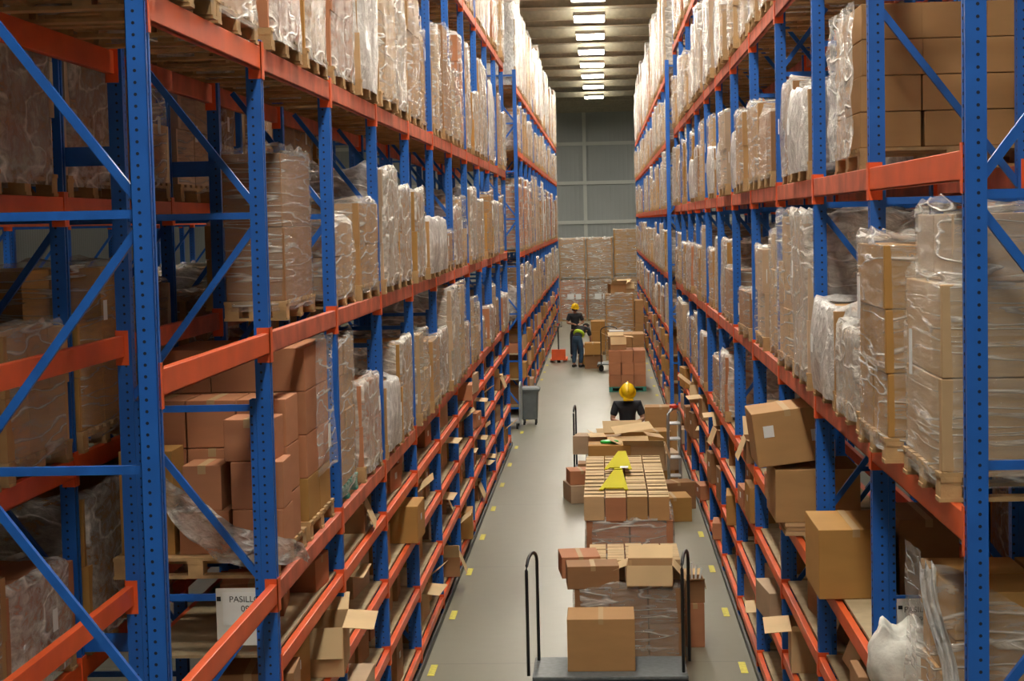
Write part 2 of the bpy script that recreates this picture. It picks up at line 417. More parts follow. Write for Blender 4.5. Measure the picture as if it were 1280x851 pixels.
def rack_row(label, group_pos, xf, sgn, ys, levels, tops, depth=.88, shelf=(), flips=(), near=True, reinf=True, worn_from=1, brace_from=0, skip_beams=()):
    """levels: list of (z, height, first_bay); xf = aisle face; sgn = direction away from the aisle"""
    t = thing('pallet_rack', label, 'rack', (xf, ys[0], 0))
    x0, x1 = sgn * POST_W / 2, sgn * (depth - POST_W / 2)
    nb = 0
    for i, y in enumerate(ys):
        H = tops[i]; yl = y - ys[0]
        p = post(H, x0, yl, t, -sgn); post(H, x1, yl, t, sgn)
        if reinf and i:
            post(3.52, x0 + sgn * .063, yl, t, -sgn, name='reinforcing_post')
            post(3.52, x1 - sgn * .063, yl, t, sgn, name='reinforcing_post')
        n0 = 1 if (i in flips) else 0
        z = .17; k_ = 0
        bx0, bx1 = x0 + sgn * .03, x1 - sgn * .03
        if i >= brace_from or True:
            mbs = []
            while z < H - .05:
                mbs.append(((bx0, yl, z), (bx1, yl, z)))
                if z + 1.1 < H:
                    a = (bx0, yl, z + .07) if (k_ + n0) % 2 == 0 else (bx1, yl, z + .07)
                    b = (bx1, yl, z + 1.03) if (k_ + n0) % 2 == 0 else (bx0, yl, z + 1.03)
                    mbs.append((a, b))
                elif z + .5 < H:
                    f_ = (H - .1 - z - .07) / .96
                    a, xe = (bx0, bx1) if (k_ + n0) % 2 == 0 else (bx1, bx0)
                    mbs.append(((a, yl, z + .07), (a + (xe - a) * f_, yl, H - .1)))
                z += 1.1; k_ += 1
            if i < 5 and near:
                for a, b in mbs:
                    d = Vector(b) - Vector(a)
                    o = MB().bar(a, b, .038, .028).build('brace', M['blue_plain'], p)
                    o.matrix_parent_inverse = Matrix.Translation((-x0, -yl, 0)) if -sgn > 0 else (Matrix.Translation((x0, yl, 0)) @ Matrix.Rotation(math.pi, 4, 'Z')) 
                    o.matrix_parent_inverse = (Matrix.Translation((x0, yl, 0)) @ Matrix.Rotation(0 if -sgn > 0 else math.pi, 4, 'Z')).inverted()
            else:
                mb = MB()
                for a, b in mbs: mb.bar(a, b, .038, .028)
                mb.build('bracing', M['blue_plain'], t)
    bc = {}
    rest = {'front_beam': MB(), 'rear_beam': MB()}
    cnt = {'front_beam': 0, 'rear_beam': 0}
    for i in range(len(ys) - 1):
        L = ys[i + 1] - ys[i] - POST_D
        for z, hh, fb in levels:
            if i < fb or (i, z) in skip_beams: continue
            for nm, x in (('front_beam', x0), ('rear_beam', x1)):
                s = -sgn if nm == 'front_beam' else sgn      # outward
                cy = ys[i] - ys[0] + POST_D / 2
                worn = i >= worn_from and z > 2.3
                key = (round(L, 3), hh, s, worn)
                # outer plane of beam flush with post face
                xo = x + s * (POST_W / 2 + .002)
                cnt[nm] += 1
                if cnt[nm] > 100:
                    rest[nm].box(min(xo, xo - s * .045), max(xo, xo - s * .045), cy, cy + L, z - hh, z); continue
                if key not in bc:
                    mb = MB().box(min(0, -s * .045), max(0, -s * .045), .0, L, -hh, 0)
                    mb.box(min(-s * .0, -s * .02), max(-s * .0, -s * .02), 0, L, -hh - .0, -hh + .012)
                    bm = mb.build(nm, M['orange_worn'] if worn else M['orange'], t)
                    bevel(bm, .004)
                    cn = []
                    for ya, yb, yc, yd in ((-.004, 0.004, -.036, .0), (L - .004, L + .004, L, L + .036)):
                        c = MB()
                        c.box(min(s * .006, -s * .07), max(s * .006, -s * .07), ya, yb, -hh - .05, .03)
                        c.box(min(s * .001, s * .006), max(s * .001, s * .006), min(yc, ya), max(yd, yb), -hh - .05, .03)
                        cn.append(c.build('connector', M['orange'], bm))
                    bc[key] = (bm, cn)
                    bm.location = (xo, cy, z)
                else:
                    b0, c0 = bc[key]
                    bm = b0.copy(); bm.name = nm; COL.objects.link(bm); bm.parent = t; bm.location = (xo, cy, z)
                    for q_ in c0: cn = q_.copy(); COL.objects.link(cn); cn.parent = bm
        for z in shelf:
            if any(l_[0] == z and i < l_[2] for l_ in levels): continue
            ym = ys[i] - ys[0] + POST_D / 2 + .01
            k_ = 'deck'
            if k_ not in bc:
                xa, xb = sorted((sgn * .05, sgn * (depth - .05)))
                bc[k_] = MB().box(xa, xb, 0, L - .02, 0, .016).build('shelf_board', M['deck'], t); bc[k_].location = (0, ym, z + .0005)
            else:
                o = bc[k_].copy(); COL.objects.link(o); o.parent = t; o.location = (0, ym, z + .0005)
    for nm, mb in rest.items():
        if mb.v:
            o = mb.build(nm, M['orange'], t); o['kind'] = 'stuff'
    if len(shelf):
        xa, xb = sorted((-sgn * .012, -sgn * .03))
        MB().box(xa, xb, -.05, ys[-1] - ys[0] + .05, .0, .07).build('floor_guard', M['dark'], t)
    return t

STEP = 2.53
LX, RX = -1.91, 1.46
LY = [7.45 + STEP * i for i in range(12)]
RY = [7.2 + STEP * i for i in range(12)]
L2Y = [40.8 + STEP * i for i in range(15)]
R2Y = [39.4 + STEP * i for i in range(15)]
LOW_L = [(.19, .085, 0), (.82, .09, 0), (1.41, .09, 0), (2.0, .09, 1)]
LOW_R = [(.19, .085, 0), (.82, .09, 0), (1.42, .09, 0), (2.02, .1, 0)]
l_levels = LOW_L + [(2.45, .115, 0), (3.9, .12, 0), (5.52, .13, 0), (7.66, .12, 5)]
r_levels = LOW_R + [(3.27, .125, 0), (4.75, .125, 0), (6.26, .125, 0), (7.88, .12, 4)]
rack_row('tall blue and orange pallet rack nearest the camera along the left side of the aisle', '', LX, -1, LY, l_levels,
         [5.56] * 5 + [9.2] * 7, shelf=(.19, .82, 1.41, 2.0))
rack_row('tall blue and orange pallet rack nearest the camera along the right side of the aisle', '', RX, 1, RY, r_levels,
         [7.0, 7.0, 7.0, 6.3, 9.4] + [9.4 if i % 2 else 9.4 for i in range(7)], shelf=(.19, .82, 1.42, 2.02), flips=(1, 3))
l2_levels = [(z, h, 0) for z, h in ((.19, .085), (.82, .09), (1.41, .09), (2.2, .12), (3.8, .12), (6.15, .12), (7.6, .12))]
r2_levels = [(z, h, 0) for z, h in ((.19, .085), (.82, .09), (1.42, .09), (2.02, .11), (3.27, .12), (4.72, .12), (6.2, .12), (7.65, .12))]
rack_row('distant blue and orange pallet rack on the left beyond the grey rubbish bin', '', LX, -1, L2Y, l2_levels, [8.0] * 15, shelf=(.19, .82, 1.41), near=False, reinf=False)
rack_row('distant blue and orange pallet rack on the right beside the far floor pallets', '', RX, 1, R2Y, r2_levels, [8.0] * 15, shelf=(.19, .82, 1.42), near=False, reinf=False)
# racks standing back to back with them
bl = [(.82, .09, 0), (2.0, .11, 0), (3.2, .12, 0), (4.7, .12, 0), (6.2, .12, 0), (7.6, .12, 0)]
rack_row('shaded pallet rack standing back to back behind the near left rack', '', -3.07, -1, LY, bl, [7.8] * 12, shelf=(), near=False, reinf=False, worn_from=99)
rack_row('shaded pallet rack standing back to back behind the near right rack', '', 2.62, 1, RY, bl, [7.8] * 12, shelf=(), near=False, reinf=False, worn_from=99)
rack_row('dim pallet rack across the next aisle, seen through the left rack', '', -7.5, -1, [19.5 + STEP * i for i in range(13)], bl, [7.8] * 13, shelf=(), near=False, reinf=False, worn_from=99)
for i in (0, 1, 2, 3, 4):
    for z in (2.1, 4.93):
        o = MB().box(-3.10, -2.76, LY[i] + .04, LY[i] + .046, z - .055, z + .055).build('row_spacer', M['blue_plain'])
        rk = [q for q in COL.objects if q.name == 'pallet_rack'][0]
        o.parent = rk; o.matrix_parent_inverse = Matrix.Translation((-LX, -LY[0], 0))

# ------------------------------------------------------------------ pallets and wrapped loads
def pallet_mb(w_, d_):
    """deck boards run along the depth (x); w_ along y"""
    mb = MB(); n = 7
    for k_ in range(n):
        c = -w_ / 2 + .05 + (w_ - .1) * k_ / (n - 1)
        mb.box(-d_ / 2, d_ / 2, c - .048, c + .048, .105, .125)
    for c in (-w_ / 2 + .05, 0, w_ / 2 - .05):
        mb.box(-d_ / 2, d_ / 2, c - .048, c + .048, 0, .018)
    for x in (-d_ / 2 + .05, 0, d_ / 2 - .05):
        mb.box(x - .045, x + .045, -w_ / 2, w_ / 2, .085, .105)
        for c in (-w_ / 2 + .06, 0, w_ / 2 - .06):
            mb.box(x - .045, x + .045, c - .055, c + .055, .018, .085)
    return mb
def cartons_mb(w_, d_, h, seed, ny=2, nx=2, lay=None, missing=0):
    r = random.Random(seed); mb = MB()
    nl = lay or max(1, round(h / .36)); lh = h / nl
    for l in range(nl):
        fl = r.random() < .3
        a, b = (nx + 1, ny) if fl else (nx, ny)
        for i in range(a):
            for j in range(b):
                if l == nl - 1 and r.random() < missing: continue
                x0 = -d_ / 2 + d_ * i / a; y0 = -w_ / 2 + w_ * j / b; e = .004
                jx, jy = r.uniform(-.012, .012), r.uniform(-.012, .012)
                mb.box(x0 + e + jx, x0 + d_ / a - e + jx, y0 + e + jy, y0 + w_ / b - e + jy, .127 + l * lh, .127 + (l + 1) * lh - .003)
    return mb
def wrap_mb(w_, d_, h, seed, amp=.022, tuft=.06, z0=.06, bulge=0, taper=0):
    r = random.Random(seed); o3 = Vector((r.uniform(0, 99), r.uniform(0, 99), r.uniform(0, 99)))
    N = 56; rows = []
    m = max(8, int(h / .075))
    a, b = d_ / 2 + .018, w_ / 2 + .018
    def ring(s, z, zt, extra):
        row = []
        for k_ in range(N):
            an = 2 * math.pi * (k_ + .5) / N
            cx, cy = math.cos(an), math.sin(an); e = 8.0
            q = (abs(cx) ** e + abs(cy) ** e) ** (-1 / e)
            x, y = cx * q * a * s, cy * q * b * s
            nn = noise.noise(Vector((x * 3.2, y * 3.2, z * 2.4)) + o3)
            n2 = noise.noise(Vector((x * 9, y * 9, z * 5)) + o3 * 2)
            nrm = Vector((cx * abs(cx) ** 5, cy * abs(cy) ** 5)).normalized()
            dd = amp * (nn + .45 * n2 + .35) + extra
            row.append((x + nrm.x * dd, y + nrm.y * dd, z + (noise.noise(Vector((x * 7, y * 7, 3)) + o3) + .25) * tuft * zt))
        return row
    for i in range(m + 1):
        f = i / m; z = z0 + (h + .127 - z0) * f
        ex = bulge * math.sin(math.pi * f)
        rows.append(ring(1 - taper * f, z, max(0, (f - .85) / .15), ex))
    rows.append(ring(.97 - taper, h + .145, 1.3, 0)); rows.append(ring(.8 - taper, h + .137, .5, 0))
    return MB().grid(rows, closed=True)
LOADS = {}
def make_load(key, w_, d_, h, seed, ci, fi, ny=2, nx=2, missing=.12, pal='wood', amp=.022, bulge=0, lay=None):
    t = thing('wrapped_pallet_load', 'x', 'pallet load')
    ob = pallet_mb(w_ + .02, d_ + .02).build('pallet', M[pal], t)
    cartons_mb(w_, d_, h, seed, ny, nx, lay, missing).build('carton_stack', M['card'][ci], t)
    wrap_mb(w_, d_, h, seed + 50, amp, bulge=bulge).build('stretch_film', M['film'][fi], t, smooth=True)
    r = random.Random(seed)
    z = .127 + h * r.uniform(.45, .75); y = r.uniform(-.25, .25) * w_
    xo = d_ / 2 + .018 + amp * 1.75 + bulge
    if key[1] != 1: MB().box(xo, xo + .002, y - .04, y + .04, z - .06, z + .06).build('label', M['paper'], t)['label'] = 'white paper label'
    LOADS[key] = t; t['key'] = key
    del t['key']
    return t
COLN = ['kraft', 'pale', 'reddish', 'amber', 'brown', 'dusty tan']
FILN = ['clear', 'cloudy', 'tight', 'white']
HS = [.35, .5, .65, .8, .95, 1.1, 1.25, 1.4, 1.6, 1.8, 2.1]
_vn = 0
VAR = {}
for hi, h in enumerate(HS):
    for v in range(3):
        ci = (hi * 2 + v * 2 + (hi // 3)) % 6; fi = (hi + v * 1 + hi // 2) % 4
        if fi == 3 and v != 2: fi = 1
        make_load((h, v), 1.02 + .04 * ((hi + v) % 3), .98 + .03 * ((hi + v) % 2), h, 100 + hi * 7 + v, ci, fi, ny=2 + (v == 1), nx=2 + (v == 2), bulge=.02 if fi == 3 else 0)
        VAR[(h, v)] = (ci, fi)
def nearest_h(h): return min(HS, key=lambda q: abs(q - h))
rnd = random.Random(5)
def put_load(side, where, level_name, bay, spot, xc, yc, z, h, v=None, group=None):
    hq = nearest_h(h); v = rnd.randrange(3) if v is None else v
    ci, fi = VAR[(hq, v)]
    lab = '%s-wrapped %s cartons, %s, %s level, %s bay, %s pallet' % (FILN[fi], COLN[ci].split()[0], where, level_name, ORD[bay], spot)
    rz = (math.pi if side == 'left' else 0) * -1
    rz = math.pi if side == 'right' else 0          # paper label towards the aisle
    return place(LOADS[(hq, v)], lab, (xc, yc, z + .002), rz + rnd.uniform(-.025, .025), group or ('wrapped pallets on the ' + where))
MASS = MB()
def mass_load(side, xc, yc, z, h):
    hq = nearest_h(h); v = rnd.randrange(3); root = LOADS[(hq, v)]
    Mx = Matrix.Translation((xc, yc, z + .002)) @ Matrix.Rotation(math.pi if side == 'right' else 0, 4, 'Z')
    slots = M['card'] + M['film'] + [M['wood'], M['paper']]
    for c in root.children:
        me = c.data; base = len(MASS.v); mi = slots.index(me.materials[0])
        MASS.v += [tuple(Mx @ v_.co) for v_ in me.vertices]
        for p_ in me.polygons: MASS.f.append(tuple(base + i_ for i_ in p_.vertices)); MASS.m.append(mi)
LV = {'left': [2.45, 3.9, 5.52, 7.66], 'right': [2.02, 3.27, 4.75, 6.26, 7.88]}
def fill_level(side, where, xf, sgn, ys, z, name, heights, clear, first=0, depth_off=.5, skip=(), mass=99):
    for i in range(first, len(ys) - 1):
        pr = heights.get(i, 'r') if isinstance(heights, dict) else heights
        if pr == 'r' or pr == heights:
            lo, hi = clear
            pr = (rnd.uniform(lo, hi), rnd.uniform(lo, hi))
        for s, h in enumerate(pr):
            if h is None: continue
            yc = ys[i] + STEP * (.265 if s == 0 else .735)
            xc = xf + sgn * (depth_off + rnd.uniform(-.05, .03))
            if i >= mass: mass_load(side, xc, yc, z, h)
            else: put_load(side, where, name, i, 'nearer' if s == 0 else 'farther', xc, yc, z, h)
N_ = None
LR = 'near left rack'; RR = 'near right rack'; LR2 = 'distant left rack'; RR2 = 'distant right rack'
# left near rack
fill_level('left', LR, LX, -1, LY, 2.45, 'first', {0: (N_, N_), 1: (N_, N_), 2: (N_, .65), 3: (.5, .8), 4: (.8, .65), 5: (.65, 1.1), 6: (1.1, .5), 7: (.8, .65), 8: (.35, .5)}, (.35, .95))
fill_level('left', LR, LX, -1, LY, 3.9, 'second', {0: (N_, N_), 1: (N_, N_), 2: (N_, .65), 3: (.95, .8), 4: (.8, .5), 5: (.5, .35), 6: (.65, .8), 7: (.95, .8)}, (.65, 1.05), 0)
fill_level('left', LR, LX, -1, LY, 5.52, 'third', {0: (1.6, 1.6), 1: (1.6, 1.8), 2: (1.6, 1.8), 3: (2.1, 2.1), 4: (1.6, .95), 5: (1.1, 1.25), 6: (.8, 1.4), 7: (1.4, .8)}, (.9, 1.5))
fill_level('left', LR, LX, -1, LY, 7.66, 'top', {}, (1.3, 2.1), 5)
# right near rack
fill_level('right', RR, RX, 1, RY, 2.038, 'low pallet', {5: (N_, .65), 6: (.5, N_), 7: (.65, N_), 8: (.8, .65), 9: (.65, .8), 10: (.8, .65)}, (.5, .8), 5)
fill_level('right', RR, RX, 1, RY, 3.27, 'first', {0: (N_, N_), 1: (N_, .5), 2: (1.1, 1.1), 3: (.95, .8), 4: (.35, N_), 5: (.5, .8), 6: (.8, .65)}, (.5, 1.05))
fill_level('right', RR, RX, 1, RY, 4.75, 'second', {0: (N_, N_), 1: (N_, N_), 2: (.5, .65), 3: (.5, .65), 4: (.65, .5), 5: (.8, .5)}, (.5, 1.05))
fill_level('right', RR, RX, 1, RY, 6.26, 'third', {0: (N_, N_), 1: (.95, 1.1), 2: (1.1, .95), 3: (1.25, .8)}, (.65, 1.2), 0)
fill_level('right', RR, RX, 1, RY, 7.88, 'top', {}, (1.1, 2.1), 4)
# distant racks
for a_ in ((2.2, 'first', (.65, 1.15)), (3.8, 'second', (1.3, 1.8)), (6.15, 'third', (.65, 1.0)), (7.6, 'top', (1.6, 2.1))):
    fill_level('left', LR2, LX, -1, L2Y, a_[0], a_[1], {}, a_[2], mass=5)
for a_ in ((2.02, 'low pallet', (.5, .85)), (3.27, 'first', (.65, 1.05)), (4.72, 'second', (.65, 1.05)), (6.2, 'third', (.65, 1.0)), (7.65, 'top', (1.4, 2.1))):
    fill_level('right', RR2, RX, 1, R2Y, a_[0], a_[1], {}, a_[2], mass=5)
# racks behind
for side, wh, xf, sgn, ys, n_ in (('left', 'rack behind left rack', -3.07, -1, LY, 5), ('right', 'rack behind right rack', 2.62, 1, RY, 3)):
    for z, nm, c in ((2.0, 'first', (.5, .8)), (3.2, 'second', (.65, .95)), (4.7, 'third', (.65, 1.1))):
        fill_level(side, wh, xf, sgn, ys[:n_ + 1], z, nm, {}, c)
if MASS.v:
    o = MASS.build('wrapped_pallet_loads', M['card'] + M['film'] + [M['wood'], M['paper']], smooth=False)
    o['kind'] = 'stuff'; tag(o, 'densely packed film-wrapped pallet loads at the far ends of both distant racks', 'pallet loads')

# ------------------------------------------------------------------ hand-built near loads
def rounded_load(name, label, x0, x1, y0, y1, z, h, ci, fi, seed, ny=1, nx=3, lay=None, missing=0, pal='wood', amp=.02, group=None, pallet=True, lab_side=None):
    cx, cy = (x0 + x1) / 2, (y0 + y1) / 2
    t = thing(name, label, 'pallet load', (cx, cy, z), 0, group)
    w_, d_ = y1 - y0 - .04, x1 - x0 - .04
    if pallet: pallet_mb(w_ + .02, d_ + .02).build('pallet', M[pal], t)
    nl = lay or max(1, round(h / .36)); r = random.Random(seed); lh = h / nl
    zb = .127 if pallet else .0
    for l in range(nl):
        for i in range(nx):
            for j in range(ny):
                if l == nl - 1 and r.random() < missing: continue
                e = .004
                xa = -d_ / 2 + d_ * i / nx; ya = -w_ / 2 + w_ * j / ny
                jx = r.uniform(-.008, .008)
                o = MB().box(xa + e + jx, xa + d_ / nx - e + jx, ya + e, ya + w_ / ny - e, zb + l * lh, zb + (l + 1) * lh - .004).build('carton', M['card'][ci], t)
                bevel(o, .005)
    if fi is not None:
        o = wrap_mb(w_, d_, h - (0 if pallet else .127), seed + 3, amp, z0=.06 if pallet else .0).build('stretch_film', M['film'][fi], t, smooth=True)
    return t
def paper(t, x, y, z, w_, h, axis='x', name='label'):
    if axis == 'x': o = MB().box(x, x + .002, y - w_ / 2, y + w_ / 2, z - h / 2, z + h / 2).build(name, M['paper'], t)
    else: o = MB().box(x - w_ / 2, x + w_ / 2, y - .002, y, z - h / 2, z + h / 2).build(name, M['paper'], t)
    o['label'] = 'white paper label'; return o

# right rack, 3.27 m level, nearest bay
t = rounded_load('wrapped_pallet_load', 'tall two-tier film-wrapped carton load behind the right foreground post', 1.40, 2.42, 7.48, 8.42, 3.272, .80, 1, 2, 301, ny=2, nx=2, lay=2, amp=.012)
paper(t, -.56, -.12, .62, .07, .2)
for i in range(2):
    for j in range(2):
        o = MB().box(-.43 + i * .46, .02 + i * .46, -.40 + j * .42, .01 + j * .42, .93, 1.22).build('upper_carton', M['card'][5 if i == 0 else 0], t); bevel(o, .005)
o = wrap_mb(.86, .93, .205, 77, .01, z0=0).build('upper_film', M['film'][0], t, smooth=True); o.location = (.02, 0, .90)
t = rounded_load('wrapped_pallet_load', 'clear-wrapped load of kraft cartons with white labels beside the right foreground post', 1.36, 2.36, 8.68, 9.62, 3.272, .95, 3, 0, 302, ny=2, nx=3, lay=3, amp=.02)
paper(t, -.545, 0, .8, .09, .22)
for zz in (.38, .44, .64, .70): paper(t, -.5 + .27, -.50, zz + .02, .05, .03, 'y')
rounded_load('wrapped_pallet_load', 'low cloudy-wrapped load just past the labelled load on the right rack', 1.40, 2.35, 9.86, 10.85, 3.272, .42, 5, 1, 303, ny=2, nx=2, lay=1, amp=.03)
# right rack, 4.75 m level: big clean carton block
t = rounded_load('wrapped_pallet_load', 'large square block of clean kraft cartons filling the upper right corner', 1.47, 2.57, 10.2, 11.3, 4.752, .82, 0, None, 304, ny=2, nx=3, lay=4)
o = MB()
rows = []
for i in range(14):
    row = []
    for j in range(10):
        yy = -.54 + 1.1 * j / 9; zz = .08 + .88 * i / 13
        row.append((-.545 - .03 * (1 + noise.noise(Vector((yy * 5, zz * 6, 1)))), yy, zz))
    rows.append(row)
o.grid(rows).build('stretch_film', M['film'][1], t, smooth=True)

# left rack, 2.45 m level, second bay
def carton_mesh(w_, d_, h, ci, name='carton', parent=None, tape=True):
    o = MB().box(-w_ / 2, w_ / 2, -d_ / 2, d_ / 2, 0, h).build(name, M['card'][ci], parent); bevel(o, .005)
    if tape:
        MB().box(-.024, .024, -d_ / 2 - .001, d_ / 2 + .001, h - .05, h + .0012).build('tape', M['tape'], o)
    return o
tag(pallet_mb(1.02, .98).build('pallet', M['wood'], loc=(-2.42, 10.62, 2.452)), 'bare wooden pallet carrying loose terracotta cartons on the left rack', 'pallet')
z0 = 2.452 + .126
def stackbox(x0, x1, y0, y1, za, zb, ci, label, rz=0, group='loose terracotta cartons'):
    o = carton_mesh(x1 - x0, y1 - y0, zb - za, ci)
    o.location = ((x0 + x1) / 2, (y0 + y1) / 2, za); o.rotation_euler = (0, 0, rz)
    tag(o, label, 'carton', group); return o
xa, _ = at(293, 600, 10.2); xb, _ = at(346, 600, 10.2)
stackbox(-2.20, -1.90, 10.16, 10.5, z0, z0 + .27, 2, 'terracotta carton at the bottom of the front corner stack, left rack')
stackbox(-2.21, -1.90, 10.17, 10.5, z0 + .272, z0 + .55, 2, 'terracotta carton in the middle of the front corner stack, left rack', .03)
stackbox(-2.24, -1.95, 10.19, 10.5, z0 + .552, z0 + .80, 2, 'terracotta carton on top of the front corner stack, left rack', -.04)
stackbox(-2.53, -2.23, 10.2, 10.5, z0, z0 + .26, 2, 'terracotta carton low in the second stack from the blue post')
stackbox(-2.50, -2.27, 10.2, 10.5, z0 + .262, z0 + .53, 2, 'terracotta carton on the second stack from the blue post')
stackbox(-2.88, -2.56, 10.2, 10.5, z0, z0 + .62, 3, 'tan carton standing at the left end of the bare pallet')
k = 0
for lv in range(3):
    for i in range(3):
        stackbox(-2.86 + i * .31, -2.56 + i * .31, 10.56, 10.98, z0 + .295 * lv, z0 + .295 * lv + .29, 2,
                 'terracotta carton in the back row, %s layer, %s' % (('bottom', 'middle', 'top')[lv], ('left end', 'centre', 'right end')[i]))
tag(pallet_mb(1.02, .98).build('pallet', M['wood'], loc=(-2.42, 11.8, 2.452)), 'wooden pallet under the tall terracotta carton column, left rack', 'pallet')
t = thing('carton_column', 'tall film-wrapped column of terracotta cartons on tan base carton, left rack', 'pallet load', (-2.40, 11.78, z0 + .001))
for i in range(3):
    for j in range(2):
        for lv in range(4):
            ci = 3 if lv == 0 else 2
            o = MB().box(-.47 + i * .31, -.165 + i * .31, -.47 + j * .47, -.01 + j * .47, lv * .285, lv * .285 + .281).build('carton', M['card'][ci], t); bevel(o, .005)
o = MB(); rows = []
for i in range(14):
    row = []
    for j in range(9):
        yy = -.30 + .8 * j / 8; zz = .26 + .92 * i / 13
        row.append((.475 + .02 * (1 + noise.noise(Vector((yy * 5, zz * 4, 8)))), yy, zz))
    rows.append(row)
o.grid(rows).build('stretch_film', M['film'][0], t, smooth=True)
paper(t, .515, .1, .5, .1, .16)
rounded_load('wrapped_pallet_load', 'tall film-wrapped tan cartons on a teal pallet, left rack, past the terracotta column', -2.92, -1.93, 12.6, 13.6, 2.452, 1.08, 0, 0, 330, ny=2, nx=2, lay=4, pal='teal')
# torn film trailing from the bare pallet
rows = []
r = random.Random(3)
path = [(-2.66, 10.12, 3.16, .05), (-2.60, 10.11, 3.0, .10), (-2.48, 10.09, 2.86, .15), (-2.34, 10.08, 2.76, .17), (-2.22, 10.06, 2.68, .16), (-2.10, 10.05, 2.64, .14), (-1.97, 10.04, 2.63, .12), (-1.86, 10.06, 2.62, .10), (-1.80, 10.2, 2.60, .06), (-1.78, 10.3, 2.52, .02)]
NP = 34
for s in range(NP):
    f = s / (NP - 1) * (len(path) - 1); i = min(int(f), len(path) - 2); g = f - i
    p = [path[i][k_] * (1 - g) + path[i + 1][k_] * g for k_ in range(4)]
    row = []
    for j in range(12):
        u = j / 11 - .5
        row.append((p[0] + .25 * u * p[3] + .012 * noise.noise(Vector((s * .5, j, 0))), p[1] - .03 * abs(math.sin(j * 1.7 + s * .3)) , p[2] + u * p[3] * 1.5 + .02 * noise.noise(Vector((s * .4, j * .8, 5)))))
    rows.append(row)
tag(MB().grid(rows).build('torn_stretch_film', M['film'][1], smooth=True), 'torn strip of clear plastic film drooping across the loose terracotta cartons', 'plastic film')
# dark cartons set back on the second level
rounded_load('wrapped_pallet_load', 'narrow brown carton load in shadow behind the second near post, left rack', -2.45, -2.02, 11.2, 12.36, 3.902, .95, 4, 2, 311, ny=2, nx=1, lay=2, amp=.01)
t = rounded_load('wrapped_pallet_load', 'short load with bright film bands beside the third left post', -2.9, -1.92, 12.65, 13.7, 3.902, .5, 0, 0, 312, ny=2, nx=2, lay=2)

# ------------------------------------------------------------------ cartons on the low shelves
def open_carton(w_, d_, h, ci, angs, name='open_carton'):
    o = MB(); th = .006
    o.box(-w_ / 2, w_ / 2, -d_ / 2, d_ / 2, 0, th)
    o.box(-w_ / 2, -w_ / 2 + th, -d_ / 2, d_ / 2, th, h).box(w_ / 2 - th, w_ / 2, -d_ / 2, d_ / 2, th, h)
    o.box(-w_ / 2 + th, w_ / 2 - th, -d_ / 2, -d_ / 2 + th, th, h).box(-w_ / 2 + th, w_ / 2 - th, d_ / 2 - th, d_ / 2, th, h)
    b = o.build(name, M['card'][ci])
    fl = min(w_, d_) / 2
    for k_, a in enumerate(angs):
        if a is None: continue
        L = w_ if k_ % 2 else d_
        f = MB().box(0, fl, -L / 2 + .004, L / 2 - .004, -.002, .002).build('flap', M['flap'], b)
        base = [(w_ / 2, 0), (0, d_ / 2), (-w_ / 2, 0), (0, -d_ / 2)][k_]
        f.matrix_parent_inverse = Matrix.Identity(4)
        f.location = (base[0], base[1], h); f.rotation_euler = Euler((0, -a, k_ * math.pi / 2), 'XYZ')
    tag(b, 'x', 'carton'); return b
def closed_carton(w_, d_, h, ci, lab=True):
    b = carton_mesh(w_, d_, h, ci); tag(b, 'x', 'carton')
    if lab:
        paper(b, w_ / 2, 0, h * .6, .09, .06); 
    return b
A = math.radians
CP = []   # (proto, w along x, d along y, height, state)
def reg(o, w_, d_, h, st): CP.append((o, w_, d_, h, st)); return o
reg(open_carton(.5, .5, .3, 0, (A(38), A(-72), A(25), A(30))), .5, .5, .3, 'open kraft carton')
reg(closed_carton(.5, .6, .36, 3), .5, .6, .36, 'closed amber carton')
reg(open_carton(.42, .58, .34, 1, (A(-5), A(24), A(28), A(-70))), .42, .58, .34, 'open pale carton')
reg(closed_carton(.55, .4, .42, 4), .55, .4, .42, 'closed brown carton')
reg(open_carton(.6, .45, .24, 4, (A(-68), A(4), A(3), A(50))), .6, .45, .24, 'open brown carton')
reg(closed_carton(.45, .7, .28, 5, False), .45, .7, .28, 'closed dusty carton')
reg(open_carton(.38, .38, .4, 3, (A(10), A(-70), A(12), A(10))), .38, .38, .4, 'open amber carton')
reg(closed_carton(.4, .5, .22, 2), .4, .5, .22, 'closed reddish carton')
for o, *_r in CP: kids(o)
def put_carton(k_, label, loc, rz=0, group=None, deep=True, rx=0, ry=0):
    return place(CP[k_][0], label, loc, rz, group, rx, ry, deep)
cr = random.Random(21)
def shelf_cartons(side, where, xf, sgn, ys, zs, names, first, last, slots, clearance=.5, deep=True, prob=.9, inset=(.06, .22)):
    for i in range(first, last):
        for z, nm in zip(zs, names):
            n = slots
            for s in range(n):
                if cr.random() > prob: continue
                if i > 11 and s: continue
                opts = [q for q in (0, 1, 1, 2, 3, 3, 4, 5, 5, 6, 7, 7) if CP[q][3] < clearance - (.05 if CP[q][4].startswith('closed') else .12) and CP[q][2] < 2.3 / n]
                q = cr.choice(opts); w_, d_, h = CP[q][1:4]
                out = cr.random() < (.12 if side == 'left' else .3)
                xc = xf + sgn * (w_ / 2 + (cr.uniform(-.1, .02) if out else cr.uniform(*inset)))
                yc = ys[i] + .1 + (STEP - .2) * (s + .5) / n + cr.uniform(-.04, .04)
                spot = {1: ('middle',), 2: ('nearer', 'farther'), 3: ('nearest', 'middle', 'farthest')}[n][s]
                put_carton(q, '%s, %s, %s shelf, %s bay, %s' % (CP[q][4], where, nm, ORD[i], spot), (xc, yc, z + .018),
                           (0 if side == 'left' else math.pi) + cr.uniform(-.12, .12), 'cartons on the ' + where, deep)
SN = ('lowest', 'second', 'third', 'fourth')
